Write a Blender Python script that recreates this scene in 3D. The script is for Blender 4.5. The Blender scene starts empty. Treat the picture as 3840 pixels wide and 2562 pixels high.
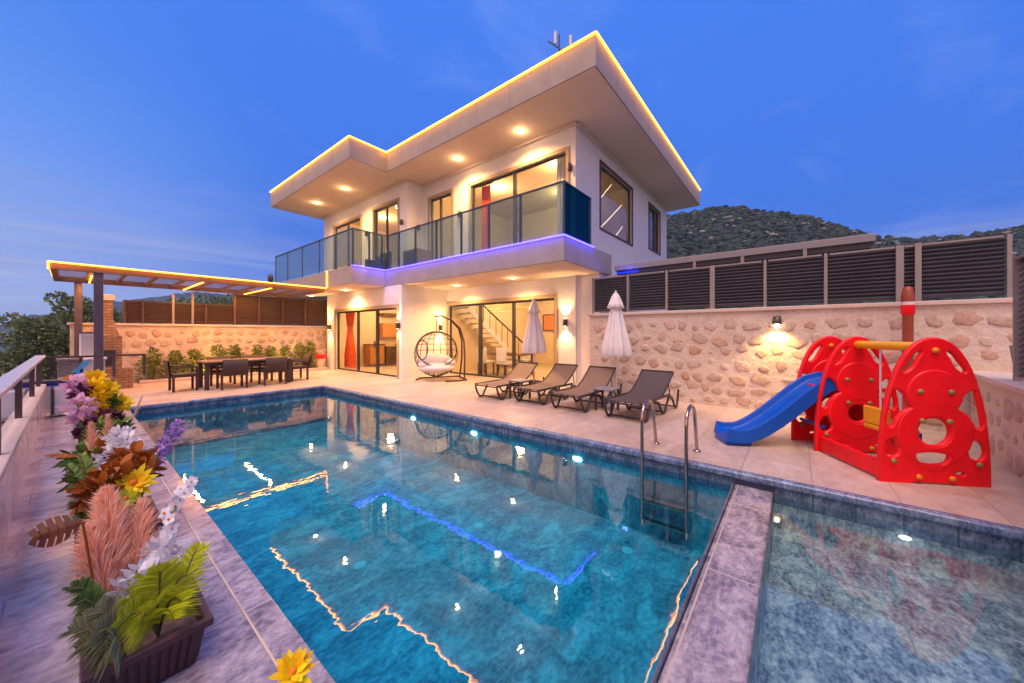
import bpy, bmesh, math, random
from math import sin, cos, pi, radians, sqrt, atan2
from mathutils import Vector, Matrix
rnd = random.Random(7)
sc = bpy.context.scene
COL = sc.collection

# ------------------------------------------------------------------ helpers
def tag(o, label=None, cat=None, group=None, kind=None):
    if label: o['label'] = label
    if cat: o['category'] = cat
    if group: o['group'] = group
    if kind: o['kind'] = kind
    return o

def thing(name, label, cat, loc=(0, 0, 0), rz=0.0, group=None):
    o = bpy.data.objects.new(name, None)
    o.empty_display_size = 0.1
    COL.objects.link(o)
    o.location = loc
    o.rotation_euler = (0, 0, rz)
    return tag(o, label, cat, group)

class MB:
    def __init__(s):
        s.v = []; s.f = []; s.sm = []
    def add(s, vs, fs, smooth=False):
        b = len(s.v)
        s.v += [tuple(v) for v in vs]
        for f in fs:
            s.f.append([b + i for i in f]); s.sm.append(smooth)
        return s
    def box(s, x0, x1, y0, y1, z0, z1):
        vs = [(x0, y0, z0), (x1, y0, z0), (x1, y1, z0), (x0, y1, z0), (x0, y0, z1), (x1, y0, z1), (x1, y1, z1), (x0, y1, z1)]
        return s.add(vs, [(0, 3, 2, 1), (4, 5, 6, 7), (0, 1, 5, 4), (1, 2, 6, 5), (2, 3, 7, 6), (3, 0, 4, 7)])
    def obox(s, m, sx, sy, sz):
        vs = [m @ Vector((a * sx / 2, b * sy / 2, c * sz / 2)) for c in (-1, 1) for a, b in ((-1, -1), (1, -1), (1, 1), (-1, 1))]
        return s.add(vs, [(0, 3, 2, 1), (4, 5, 6, 7), (0, 1, 5, 4), (1, 2, 6, 5), (2, 3, 7, 6), (3, 0, 4, 7)])
    def bar(s, a, b, w, h, up=(0, 0, 1)):
        a = Vector(a); b = Vector(b); d = (b - a); L = d.length; d.normalize()
        u = Vector(up)
        if abs(d.dot(u)) > .99: u = Vector((1, 0, 0))
        sd = d.cross(u).normalized(); u = sd.cross(d)
        m = Matrix((d, sd, u)).transposed().to_4x4(); m.translation = (a + b) / 2
        return s.obox(m, L, w, h)
    def quad(s, a, b, c, d):
        return s.add([a, b, c, d], [(0, 1, 2, 3)])
    def tube(s, pts, r, n=8, caps=True, smooth=True):
        P = [Vector(p) for p in pts]; k = len(P)
        R = r if isinstance(r, (list, tuple)) else [r] * k
        T = []
        for i in range(k):
            t = (P[min(i + 1, k - 1)] - P[max(i - 1, 0)])
            T.append(t.normalized() if t.length > 1e-9 else Vector((0, 0, 1)))
        ref = Vector((0, 0, 1)) if abs(T[0].z) < .9 else Vector((1, 0, 0))
        nx = T[0].cross(ref).normalized()
        vs = []
        for i in range(k):
            nx = (nx - T[i] * nx.dot(T[i]))
            nx = nx.normalized() if nx.length > 1e-6 else T[i].orthogonal().normalized()
            ny = T[i].cross(nx)
            for j in range(n):
                a = 2 * pi * j / n
                vs.append(P[i] + (nx * cos(a) + ny * sin(a)) * R[i])
        fs = [(i * n + j, i * n + (j + 1) % n, (i + 1) * n + (j + 1) % n, (i + 1) * n + j) for i in range(k - 1) for j in range(n)]
        s.add(vs, fs, smooth)
        if caps:
            s.add(vs[:n], [tuple(reversed(range(n)))]); s.add(vs[-n:], [tuple(range(n))])
        return s
    def lathe(s, prof, n=24, c=(0, 0, 0), mod=None, smooth=True, sx=1, sy=1):
        k = len(prof); vs = []
        for i, (r, z) in enumerate(prof):
            for j in range(n):
                a = 2 * pi * j / n
                q = r * (mod(a, i / (k - 1)) if mod else 1)
                vs.append((c[0] + q * cos(a) * sx, c[1] + q * sin(a) * sy, c[2] + z))
        fs = [(i * n + j, i * n + (j + 1) % n, (i + 1) * n + (j + 1) % n, (i + 1) * n + j) for i in range(k - 1) for j in range(n)]
        s.add(vs, fs, smooth)
        if prof[0][0] > 1e-4: s.add(vs[:n], [tuple(reversed(range(n)))])
        if prof[-1][0] > 1e-4: s.add(vs[-n:], [tuple(range(n))])
        return s
    def prism(s, poly, z0, z1):
        n = len(poly)
        vs = [(x, y, z0) for x, y in poly] + [(x, y, z1) for x, y in poly]
        fs = [tuple(reversed(range(n))), tuple(range(n, 2 * n))]
        fs += [(i, (i + 1) % n, n + (i + 1) % n, n + i) for i in range(n)]
        return s.add(vs, fs)
    def ell(s, c, rx, ry, rz, n=16, m=10, jit=0, rg=None):
        prof = [(sin(pi * i / m), -cos(pi * i / m)) for i in range(m + 1)]
        vs = []
        for r, z in prof:
            for j in range(n):
                a = 2 * pi * j / n
                q = 1 + (rg.uniform(-jit, jit) if rg else 0)
                vs.append((c[0] + rx * r * cos(a) * q, c[1] + ry * r * sin(a) * q, c[2] + rz * z * q))
        fs = [(i * n + j, i * n + (j + 1) % n, (i + 1) * n + (j + 1) % n, (i + 1) * n + j) for i in range(m) for j in range(n)]
        return s.add(vs, fs, True)
    def leaf(s, p, d, L, W, up=None, bend=0.0, seg=2):
        """narrow curved blade from p along d"""
        p = Vector(p); d = Vector(d).normalized()
        u = Vector(up) if up else Vector((rnd.uniform(-1, 1), rnd.uniform(-1, 1), rnd.uniform(-1, 1)))
        sd = d.cross(u)
        if sd.length < 1e-4: sd = d.orthogonal()
        sd.normalize()
        vs = []; k = seg + 1
        for i in range(k + 1):
            t = i / k
            w = W * (sin(pi * min(1, .12 + t * .88)) ** .8) * .5
            q = p + d * L * t + Vector((0, 0, -bend * L * t * t))
            vs += [q - sd * w, q + sd * w]
        return s.add(vs, [(2 * i, 2 * i + 1, 2 * i + 3, 2 * i + 2) for i in range(k)], True)
    def build(s, name, mat, parent=None, bevel=0, seg=2, weld=False):
        me = bpy.data.meshes.new(name)
        me.from_pydata(s.v, [], s.f)
        me.polygons.foreach_set('use_smooth', s.sm)
        me.update()
        if weld:
            bm = bmesh.new(); bm.from_mesh(me); bmesh.ops.remove_doubles(bm, verts=bm.verts, dist=1e-4); bm.to_mesh(me); bm.free()
        o = bpy.data.objects.new(name, me)
        me.materials.append(mat)
        COL.objects.link(o)
        if parent is not None: o.parent = parent
        if bevel:
            md = o.modifiers.new('Bevel', 'BEVEL'); md.width = bevel; md.segments = seg; md.limit_method = 'ANGLE'; md.angle_limit = radians(40)
        return o

def copy_tree(o, parent=None):
    c = o.copy(); COL.objects.link(c)
    if parent is not None: c.parent = parent
    for ch in list(o.children): copy_tree(ch, c)
    return c

def dup(root, loc, rz, label):
    c = copy_tree(root); c.location = loc; c.rotation_euler = (0, 0, rz); c['label'] = label
    return c

def plate(name, outline, holes, th, bev, mat, parent, fn):
    """flat plate with rounded holes; outline/holes in (u,z); fn maps (u,w,z)->xyz"""
    cu = bpy.data.curves.new(name, 'CURVE'); cu.dimensions = '2D'; cu.fill_mode = 'BOTH'
    cu.extrude = th / 2 - bev; cu.bevel_depth = bev; cu.bevel_resolution = 1
    cu.resolution_u = 6
    sp = cu.splines.new('POLY'); sp.points.add(len(outline) - 1)
    for p, (x, y) in zip(sp.points, outline): p.co = (x, y, 0, 1)
    sp.use_cyclic_u = True
    for h in holes:
        sp = cu.splines.new('BEZIER'); sp.bezier_points.add(len(h) - 1)
        for p, (x, y) in zip(sp.bezier_points, h):
            p.co = (x, y, 0); p.handle_left_type = p.handle_right_type = 'AUTO'
        sp.use_cyclic_u = True
    tmp = bpy.data.objects.new('tmp', cu); COL.objects.link(tmp)
    dg = bpy.context.evaluated_depsgraph_get(); dg.update()
    me = bpy.data.meshes.new_from_object(tmp.evaluated_get(dg))
    bpy.data.objects.remove(tmp); bpy.data.curves.remove(cu)
    for v in me.vertices: v.co = fn(v.co.x, v.co.z, v.co.y)
    me.materials.clear(); me.materials.append(mat); me.name = name
    o = bpy.data.objects.new(name, me); COL.objects.link(o)
    if parent is not None: o.parent = parent
    return o

# ------------------------------------------------------------------ materials
def newmat(name):
    m = bpy.data.materials.new(name); m.use_nodes = True
    nt = m.node_tree
    return m, nt, nt.nodes['Principled BSDF'], nt.nodes['Material Output']
def N(nt, t, **kw):
    n = nt.nodes.new(t)
    for k, v in kw.items():
        if k in n.inputs: n.inputs[k].default_value = v
        else: setattr(n, k, v)
    return n
def objco(nt, sx=1, sy=1, sz=1, off=(0, 0, 0)):
    tc = N(nt, 'ShaderNodeTexCoord'); mp = N(nt, 'ShaderNodeMapping')
    mp.inputs['Scale'].default_value = (sx, sy, sz); mp.inputs['Location'].default_value = off
    nt.links.new(tc.outputs['Object'], mp.inputs['Vector'])
    return mp.outputs['Vector']
def ramp(nt, fac, stops, interp='LINEAR'):
    r = N(nt, 'ShaderNodeValToRGB'); r.color_ramp.interpolation = interp
    e = r.color_ramp.elements
    while len(e) < len(stops): e.new(.5)
    for el, (p, c) in zip(e, stops):
        el.position = p; el.color = (*c, 1) if len(c) == 3 else c
    nt.links.new(fac, r.inputs['Fac'])
    return r.outputs['Color']
def mixc(nt, fac, a, b, mode='MIX'):
    m = N(nt, 'ShaderNodeMix', data_type='RGBA', blend_type=mode)
    for sock, v in ((m.inputs[0], fac), (m.inputs[6], a), (m.inputs[7], b)):
        if isinstance(v, (int, float)): sock.default_value = v
        elif isinstance(v, tuple): sock.default_value = (*v, 1) if len(v) == 3 else v
        else: nt.links.new(v, sock)
    return m.outputs[2]
def noise(nt, vec, scale, detail=4, rough=.55, dist=0):
    n = N(nt, 'ShaderNodeTexNoise', Scale=scale, Detail=detail, Roughness=rough, Distortion=dist)
    nt.links.new(vec, n.inputs['Vector'])
    return n.outputs['Fac']
def bump(nt, b, h, strength, dist=.02):
    n = N(nt, 'ShaderNodeBump', Strength=strength, Distance=dist)
    nt.links.new(h, n.inputs['Height']); nt.links.new(n.outputs['Normal'], b.inputs['Normal'])

def simple(name, col, rough=.5, metal=0.0, var=.12, scale=6, bmp=0, coat=0, spec=.5, sx=1, sy=1, sz=1):
    m, nt, b, out = newmat(name)
    v = objco(nt, sx, sy, sz)
    f = noise(nt, v, scale)
    a = tuple(max(0, c * (1 - var)) for c in col); c2 = tuple(min(1, c * (1 + var)) for c in col)
    nt.links.new(ramp(nt, f, [(.3, a), (.7, c2)]), b.inputs['Base Color'])
    b.inputs['Metallic'].default_value = metal
    b.inputs['Specular IOR Level'].default_value = spec
    r = N(nt, 'ShaderNodeMapRange'); r.inputs['To Min'].default_value = max(.02, rough - .06); r.inputs['To Max'].default_value = min(1, rough + .08)
    nt.links.new(f, r.inputs['Value']); nt.links.new(r.outputs[0], b.inputs['Roughness'])
    if coat: b.inputs['Coat Weight'].default_value = coat
    if bmp: bump(nt, b, noise(nt, v, scale * 6), bmp, .01)
    return m
def emis(name, col, strength):
    m, nt, b, out = newmat(name)
    b.inputs['Base Color'].default_value = (*[min(1, c) for c in col], 1)
    b.inputs['Emission Color'].default_value = (*col, 1); b.inputs['Emission Strength'].default_value = strength
    return m
def leafmat(name, c1, c2, rough=.55, trans=.25):
    m, nt, b, out = newmat(name)
    g = N(nt, 'ShaderNodeNewGeometry')
    col = ramp(nt, g.outputs['Random Per Island'], [(0, c1), (.6, c2), (1, tuple(min(1, x * 1.25) for x in c2))])
    nt.links.new(col, b.inputs['Base Color']); b.inputs['Roughness'].default_value = rough
    b.inputs['Specular IOR Level'].default_value = .3
    if trans:
        t = N(nt, 'ShaderNodeBsdfTranslucent'); nt.links.new(col, t.inputs['Color'])
        mx = N(nt, 'ShaderNodeMixShader', Fac=trans)
        nt.links.new(b.outputs[0], mx.inputs[1]); nt.links.new(t.outputs[0], mx.inputs[2]); nt.links.new(mx.outputs[0], out.inputs['Surface'])
    return m
def glassmat(name, tint, ior=1.5, gain=1.0, rough=0.0):
    m, nt, b, out = newmat(name)
    nt.nodes.remove(b)
    t = N(nt, 'ShaderNodeBsdfTransparent'); t.inputs['Color'].default_value = (*tint, 1)
    g = N(nt, 'ShaderNodeBsdfGlossy', Roughness=rough); g.inputs['Color'].default_value = (.95, .97, 1, 1)
    fr = N(nt, 'ShaderNodeFresnel', IOR=ior)
    mul = N(nt, 'ShaderNodeMath', operation='MULTIPLY', use_clamp=True); mul.inputs[1].default_value = gain
    nt.links.new(fr.outputs[0], mul.inputs[0])
    ge = N(nt, 'ShaderNodeNewGeometry'); inv = N(nt, 'ShaderNodeMath', operation='SUBTRACT'); inv.inputs[0].default_value = 1
    nt.links.new(ge.outputs['Backfacing'], inv.inputs[1])
    m2 = N(nt, 'ShaderNodeMath', operation='MULTIPLY'); nt.links.new(mul.outputs[0], m2.inputs[0]); nt.links.new(inv.outputs[0], m2.inputs[1])
    mul = m2
    mx = N(nt, 'ShaderNodeMixShader')
    nt.links.new(mul.outputs[0], mx.inputs[0]); nt.links.new(t.outputs[0], mx.inputs[1]); nt.links.new(g.outputs[0], mx.inputs[2])
    nt.links.new(mx.outputs[0], out.inputs['Surface'])
    return m

def water_mat(name, tint, bstr, scale):
    m = glassmat(name, tint, 1.58)
    nt = m.node_tree
    v = objco(nt, .55, 1, 1)
    n1 = N(nt, 'ShaderNodeTexNoise', Scale=scale, Detail=2.5, Roughness=.55); nt.links.new(v, n1.inputs['Vector'])
    bp = N(nt, 'ShaderNodeBump', Strength=bstr, Distance=.01)
    nt.links.new(n1.outputs['Fac'], bp.inputs['Height'])
    for n in nt.nodes:
        if n.type in ('BSDF_GLOSSY', 'FRESNEL'): nt.links.new(bp.outputs['Normal'], n.inputs['Normal'])
    return m

def paving_mat(name, c1, c2, c3, grout, bw, bh, rough, streak=(1, 6), gw=.006, bmp=.1):
    """large veined stone tiles, veins along X"""
    m, nt, b, out = newmat(name)
    v = objco(nt, streak[0], streak[1], 3)
    f1 = noise(nt, v, 1.1, 6, .62, .6)
    v2 = objco(nt, streak[0] * 2, streak[1] * 2.2, 4)
    f2 = noise(nt, v2, 3.0, 5, .65, .3)
    col = ramp(nt, f1, [(.28, c1), (.5, c2), (.72, c3)])
    col = mixc(nt, .35, col, ramp(nt, f2, [(.35, c1), (.6, c3)]))
    br = N(nt, 'ShaderNodeTexBrick', Scale=1.0)
    br.inputs['Mortar Size'].default_value = gw; br.inputs['Brick Width'].default_value = bw; br.inputs['Row Height'].default_value = bh
    br.inputs['Color1'].default_value = (.93, .93, .93, 1); br.inputs['Color2'].default_value = (1.05, 1.05, 1.05, 1)
    br.inputs['Mortar'].default_value = (0, 0, 0, 1); br.inputs['Mortar Smooth'].default_value = .2
    nt.links.new(objco(nt, off=(.237, .137, 0)), br.inputs['Vector'])
    col = mixc(nt, 1.0, col, br.outputs['Color'], 'MULTIPLY')
    col = mixc(nt, br.outputs['Fac'], col, grout)
    nt.links.new(col, b.inputs['Base Color'])
    r = N(nt, 'ShaderNodeMapRange'); r.inputs['To Min'].default_value = rough; r.inputs['To Max'].default_value = rough + .22
    nt.links.new(f2, r.inputs['Value']); nt.links.new(r.outputs[0], b.inputs['Roughness'])
    bump(nt, b, f2, bmp, .004)
    return m

def pool_tile_mat(name, c1, c2, c3, rough=.35, grout=(.25, .24, .27), bw=.9, bh=.45, sc_=3.2):
    m, nt, b, out = newmat(name)
    v = objco(nt, 1, 1.5, 1)
    f1 = noise(nt, v, sc_, 7, .68, .7)
    f2 = noise(nt, v, sc_ * 5, 4, .6)
    col = ramp(nt, f1, [(.39, c1), (.5, c2), (.62, c3)])
    col = mixc(nt, .35, col, ramp(nt, f2, [(.42, c1), (.58, c3)]))
    br = N(nt, 'ShaderNodeTexBrick', Scale=1.0)
    br.inputs['Mortar Size'].default_value = .006; br.inputs['Brick Width'].default_value = bw; br.inputs['Row Height'].default_value = bh
    br.inputs['Mortar Smooth'].default_value = .2
    nt.links.new(objco(nt, off=(.237, .137, 0)), br.inputs['Vector'])
    col = mixc(nt, br.outputs['Fac'], col, grout)
    nt.links.new(col, b.inputs['Base Color'])
    b.inputs['Roughness'].default_value = rough
    bump(nt, b, f2, .12, .004)
    return m

def mortar_mat():
    m, nt, b, out = newmat('lime_mortar')
    v = objco(nt); f = noise(nt, v, 18, 6, .7); g = noise(nt, v, 1.6, 5, .6)
    col = ramp(nt, g, [(.3, (.60, .48, .38)), (.7, (.78, .67, .56))])
    nt.links.new(mixc(nt, .3, col, ramp(nt, f, [(.35, (.44, .34, .27)), (.6, (.78, .68, .59))])), b.inputs['Base Color'])
    b.inputs['Roughness'].default_value = .9; b.inputs['Specular IOR Level'].default_value = .15
    bump(nt, b, noise(nt, v, 9, 6, .7), .8, .04)
    return m
def rubble_mat():
    m, nt, b, out = newmat('rubble_stone')
    v = objco(nt); f = noise(nt, v, 16, 6, .7)
    ge = N(nt, 'ShaderNodeNewGeometry')
    col = ramp(nt, ge.outputs['Random Per Island'], [(0, (.56, .42, .33)), (.2, (.48, .34, .26)), (.4, (.64, .51, .41)), (.55, (.45, .31, .24)), (.7, (.58, .44, .34)), (.84, (.52, .27, .17)), (.93, (.62, .48, .38)), (1, (.45, .19, .11))])
    nt.links.new(mixc(nt, .38, col, ramp(nt, f, [(.32, (.28, .19, .14)), (.62, (.74, .63, .54))])), b.inputs['Base Color'])
    b.inputs['Roughness'].default_value = .88; b.inputs['Specular IOR Level'].default_value = .15
    bump(nt, b, f, .6, .02)
    return m
def brick_mat(name):
    m, nt, b, out = newmat(name)
    tc = N(nt, 'ShaderNodeTexCoord')
    mp = N(nt, 'ShaderNodeMapping'); mp.inputs['Rotation'].default_value = (radians(90), 0, 0)
    nt.links.new(tc.outputs['Object'], mp.inputs['Vector'])
    br = N(nt, 'ShaderNodeTexBrick', Scale=1.0)
    br.inputs['Brick Width'].default_value = .2; br.inputs['Row Height'].default_value = .075; br.inputs['Mortar Size'].default_value = .012
    br.inputs['Color1'].default_value = (.36, .16, .07, 1); br.inputs['Color2'].default_value = (.48, .30, .15, 1); br.inputs['Mortar'].default_value = (.16, .10, .06, 1)
    nt.links.new(mp.outputs[0], br.inputs['Vector'])
    nt.links.new(mixc(nt, .3, br.outputs['Color'], ramp(nt, noise(nt, tc.outputs['Object'], 9), [(.3, (.2, .1, .05)), (.7, (.55, .36, .2))])), b.inputs['Base Color'])
    b.inputs['Roughness'].default_value = .85
    bump(nt, b, br.outputs['Fac'], -.6, .02)
    return m

M = {}
M['deck'] = paving_mat('deck_stone', (.36, .24, .185), (.53, .395, .32), (.65, .51, .43), (.36, .28, .25), 1.2, .6, .30, (1, 1.7), gw=.006)
M['path'] = pool_tile_mat('walkway_stone', (.36, .27, .28), (.62, .50, .49), (.82, .70, .68), .16, (.46, .37, .36), 1.2, .61, 2.6)
M['coping'] = pool_tile_mat('coping_stone', (.15, .125, .165), (.33, .28, .33), (.54, .46, .50), .20, (.56, .45, .42), 1.2, .61, 4.0)
M['tile'] = pool_tile_mat('pool_tile', (.12, .16, .21), (.27, .31, .36), (.58, .61, .62), .8, (.36, .39, .42))
M['tile_dark'] = pool_tile_mat('pool_edge_tile', (.05, .09, .19), (.12, .19, .34), (.30, .36, .50), .25, (.12, .14, .2), .6, .3, 6)
M['wall_reflection_tile'] = pool_tile_mat('pool_wall_reflection', (.04, .07, .13), (.10, .15, .24), (.24, .30, .40), .22, (.06, .08, .12), .6, .3, 6)  # dark blue band: reflection at the waterline put into the tile colour
M['kid_tile'] = pool_tile_mat('paddling_pool_tile', (.09, .12, .16), (.30, .34, .38), (.72, .70, .66), .8, (.30, .33, .36), .9, .45, 5.5)
M['water'] = water_mat('deep_water', (.13, .71, .87), .16, 5.0)
M['kid_water'] = water_mat('shallow_water', (.62, .81, .85), .10, 5.0)
M['stucco'] = simple('white_stucco', (.84, .81, .775), .75, var=.03, scale=3, bmp=.06)
M['soffit'] = simple('soffit_plaster', (.74, .60, .48), .8, var=.04, scale=2)
M['fascia'] = simple('fascia_stone', (.37, .325, .295), .65, var=.09, scale=2.5, bmp=.1)
M['room'] = simple('room_plaster', (.80, .63, .43), .8, var=.05, scale=2)
M['room_floor'] = simple('room_floor_tile', (.60, .48, .33), .35, var=.08, scale=2)
M['trim'] = simple('window_trim', (.42, .32, .20), .6, var=.08, scale=8)
M['trim_dark'] = simple('joint_sealant', (.20, .185, .18), .8)
M['frame'] = simple('dark_window_frame', (.035, .032, .035), .35, var=.1)
M['frame_brown'] = simple('brown_window_frame', (.09, .055, .045), .4, var=.1)
M['glass'] = glassmat('window_glass', (.93, .95, .95), 1.45)
M['glass_dark'] = glassmat('dimming_window_glass', (.40, .45, .55), 1.7)  # dark tint stands in for a dimmer room behind the side windows
M['rail_glass'] = glassmat('balcony_glass', (.62, .74, .78), 1.6, 1.1)
def add_diffuse(m, col, f):
    nt = m.node_tree; out = nt.nodes['Material Output']; src = out.inputs['Surface'].links[0].from_socket
    d = N(nt, 'ShaderNodeBsdfDiffuse'); d.inputs['Color'].default_value = (*col, 1)
    mx = N(nt, 'ShaderNodeMixShader', Fac=f); nt.links.new(src, mx.inputs[1]); nt.links.new(d.outputs[0], mx.inputs[2]); nt.links.new(mx.outputs[0], out.inputs['Surface'])
add_diffuse(M['rail_glass'], (.42, .56, .62), .09)  # milky blue-grey diffuse share, sky reflection put into the glass colour
M['navy_glass'] = glassmat('navy_balcony_glass', (.045, .20, .34), 1.5)
add_diffuse(M['navy_glass'], (.01, .14, .26), .14)
M['rail_metal'] = simple('blue_grey_metal', (.06, .09, .13), .35, .6, var=.1)
M['led_warm'] = emis('warm_led', (1.0, .27, .022), 8.0)
M['led_blue'] = emis('blue_led', (.055, .042, 1.0), 8.0)
M['canopy_glow'] = emis('canopy_blue_glow', (.0, .03, 1.0), .9)
M['lamp'] = emis('warm_lamp', (1.0, .80, .50), 9)
M['lamp_white'] = emis('white_pool_lamp', (1, .96, .92), 30)
M['lamp_soft'] = emis('soft_white_pool_lamp', (1, .97, .92), 3)
M['reflected'] = emis('led_reflection', (1.0, .6, .28), 10)  # glow for the imitated LED reflections in the side window
M['sconce'] = simple('sconce_metal', (.10, .085, .07), .4, .5)
M['slat'] = simple('fence_slat_metal', (.072, .080, .104), .42, .25, var=.12, scale=3)
M['slat_brown'] = simple('brown_fence_slat', (.085, .048, .038), .5, .0, var=.15, scale=3)
M['post'] = simple('fence_post_metal', (.27, .24, .235), .5, .2, var=.08)
M['mortar'] = mortar_mat(); M['rubble'] = rubble_mat()
M['cap'] = simple('wall_capping', (.62, .50, .43), .7, var=.06, scale=4)
M['canopy_pale'] = simple('pale_rail_metal', (.50, .49, .51), .4, .2, var=.06)
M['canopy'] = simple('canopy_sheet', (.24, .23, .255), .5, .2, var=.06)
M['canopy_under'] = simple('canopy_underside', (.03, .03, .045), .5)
M['wood'] = simple('pergola_wood', (.20, .10, .055), .55, var=.25, scale=7, sx=.3)
M['perg_post'] = simple('pergola_post_paint', (.085, .065, .095), .45, var=.1)
M['brick'] = brick_mat('barbecue_brick')
M['white'] = simple('white_paint', (.72, .70, .70), .45, var=.03)
M['grey_block'] = simple('grey_render', (.46, .43, .44), .7, var=.06)
M['wicker'] = simple('dark_wicker', (.055, .03, .028), .6, var=.3, scale=30, bmp=.3)
M['tabletop'] = simple('table_top', (.22, .13, .10), .35, var=.15)
M['plastic_dark'] = simple('dark_brown_plastic', (.035, .028, .035), .4, var=.1)
M['sling'] = simple('sling_mesh_brown', (.19, .118, .08), .6, var=.12, scale=40)
M['sling_dark'] = simple('sling_mesh_dark', (.075, .055, .055), .6, var=.12, scale=40)
M['canvas'] = simple('umbrella_canvas', (.74, .70, .70), .8, var=.05, scale=5)
M['steel'] = simple('brushed_steel', (.45, .36, .31), .18, 1.0, var=.08)
M['red'] = simple('red_plastic', (.90, .006, .014), .38, var=.10, spec=.35)
M['blue'] = simple('blue_plastic', (.0, .09, .50), .32, var=.05, spec=.4)
M['yellow'] = simple('yellow_plastic', (.90, .42, .01), .35, var=.05)
M['bolt'] = simple('bolt_cap', (.30, .22, .06), .4)
M['orange_bolt'] = simple('orange_bolt_cap', (.9, .25, .01), .4)
M['rust'] = simple('red_brown_paint', (.30, .055, .02), .45, var=.12)
M['planter'] = simple('brown_planter_plastic', (.075, .032, .035), .42, var=.12, scale=8)
M['soil'] = simple('soil', (.16, .10, .085), .95, var=.4, scale=30, bmp=.5)
M['cushion'] = simple('white_cushion', (.66, .63, .63), .85, var=.04, scale=8)
M['curtain_red'] = simple('red_curtain', (.75, .10, .02), .8, var=.15, scale=8)
M['curtain_white'] = simple('white_curtain', (.75, .70, .66), .85, var=.05)
M['cabinet'] = simple('orange_wood', (.48, .20, .05), .5, var=.2, scale=5)
M['dark_wood'] = simple('dark_wood', (.10, .05, .03), .5, var=.2)
M['pot'] = simple('cream_pot', (.62, .48, .36), .7)
M['bark'] = simple('bark', (.09, .07, .055), .9, var=.3, scale=12, bmp=.5)
M['pine'] = leafmat('tree_leaf', (.07, .11, .05), (.22, .28, .13), .6, .15)
M['shrub'] = leafmat('shrub_leaf', (.05, .09, .015), (.19, .23, .04), .6, .2)
M['lime'] = leafmat('lime_blade', (.38, .46, .01), (.64, .68, .03), .45, .35)
M['olive'] = leafmat('olive_blade', (.10, .13, .05), (.30, .29, .12), .5, .25)
M['green'] = leafmat('green_leaf', (.05, .13, .02), (.20, .30, .05), .5, .25)
M['plume'] = leafmat('pampas_strand', (.95, .36, .18), (1.0, .62, .44), .8, .3)
M['plume_pale'] = leafmat('pale_pampas_strand', (.70, .52, .46), (.85, .68, .62), .8, .3)
M['petal_y'] = leafmat('yellow_petal', (.90, .48, .0), (.98, .68, .01), .55, .25)
M['petal_core'] = simple('orange_core', (.85, .22, .005), .7, var=.2, scale=60, bmp=.4)
M['petal_w'] = leafmat('white_petal', (.66, .64, .70), (.86, .84, .88), .55, .3)
M['petal_pink'] = leafmat('pink_petal', (.75, .35, .55), (.88, .58, .72), .55, .3)
M['petal_purple'] = leafmat('purple_petal', (.25, .12, .50), (.55, .36, .72), .55, .3)
M['petal_dark'] = leafmat('dark_purple_leaf', (.06, .012, .045), (.16, .04, .09), .5, .2)
M['petal_blue'] = leafmat('blue_petal', (.01, .18, .50), (.10, .38, .66), .5, .2)
M['petal_orange'] = leafmat('orange_petal', (.85, .16, .02), (.92, .32, .06), .5, .2)
M['rusty'] = leafmat('rust_leaf', (.24, .05, .01), (.42, .13, .02), .45, .2)
M['dark_rust'] = leafmat('dark_rust_leaf', (.08, .02, .006), (.13, .035, .01), .3, .1)
M['haze_blue'] = simple('hill_far', (.03, .065, .085), 1.0, var=.35, scale=.02)  # distance haze painted in: blue put into the far hill's colour
M['blue_band'] = simple('blue_band_tile', (.02, .03, .32), .3, var=.2)

def hill_mat():
    m, nt, b, out = newmat('hill_scrub_ground')
    v = objco(nt)
    f = noise(nt, v, .16, 6, .7); g = noise(nt, v, .055, 5, .7, .5)
    col = ramp(nt, f, [(.35, (.016, .030, .026)), (.55, (.035, .055, .04)), (.7, (.10, .11, .08))])
    rk = ramp(nt, g, [(.52, (0, 0, 0)), (.60, (1, 1, 1))])
    nt.links.new(mixc(nt, rk, col, ramp(nt, f, [(.4, (.09, .10, .09)), (.65, (.32, .28, .26))])), b.inputs['Base Color'])
    b.inputs['Roughness'].default_value = 1; b.inputs['Specular IOR Level'].default_value = .1
    return m
M['hill'] = hill_mat()
def valley_mat():
    m, nt, b, out = newmat('valley_ground')
    v = objco(nt)
    f = noise(nt, v, .05, 7, .7, .4)
    nt.links.new(ramp(nt, f, [(.35, (.03, .055, .04)), (.5, (.08, .11, .09)), (.58, (.25, .24, .24)), (.68, (.42, .37, .36))]), b.inputs['Base Color'])
    b.inputs['Roughness'].default_value = 1
    return m
M['valley'] = valley_mat()

# ------------------------------------------------------------------ camera
CAMZ = 1.5
TH = radians(38.7029)
cam = bpy.data.cameras.new('Camera'); camo = bpy.data.objects.new('Camera', cam); COL.objects.link(camo)
cam.sensor_width = 36; cam.lens = 36 * 810 / 2350
cam.shift_y = -(784 - 765) / 2350
cam.clip_start = .05; cam.clip_end = 6000
camo.location = (0, 0, CAMZ)
camo.rotation_euler = (radians(90), 0, TH - pi / 2)
sc.camera = camo
FX, FY = cos(TH), sin(TH)
def ray(px, py):
    u = (px - 1175) / 810; v = (765 - py) / 810
    return Vector((FX + u * FY, FY - u * FX, v))

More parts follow.
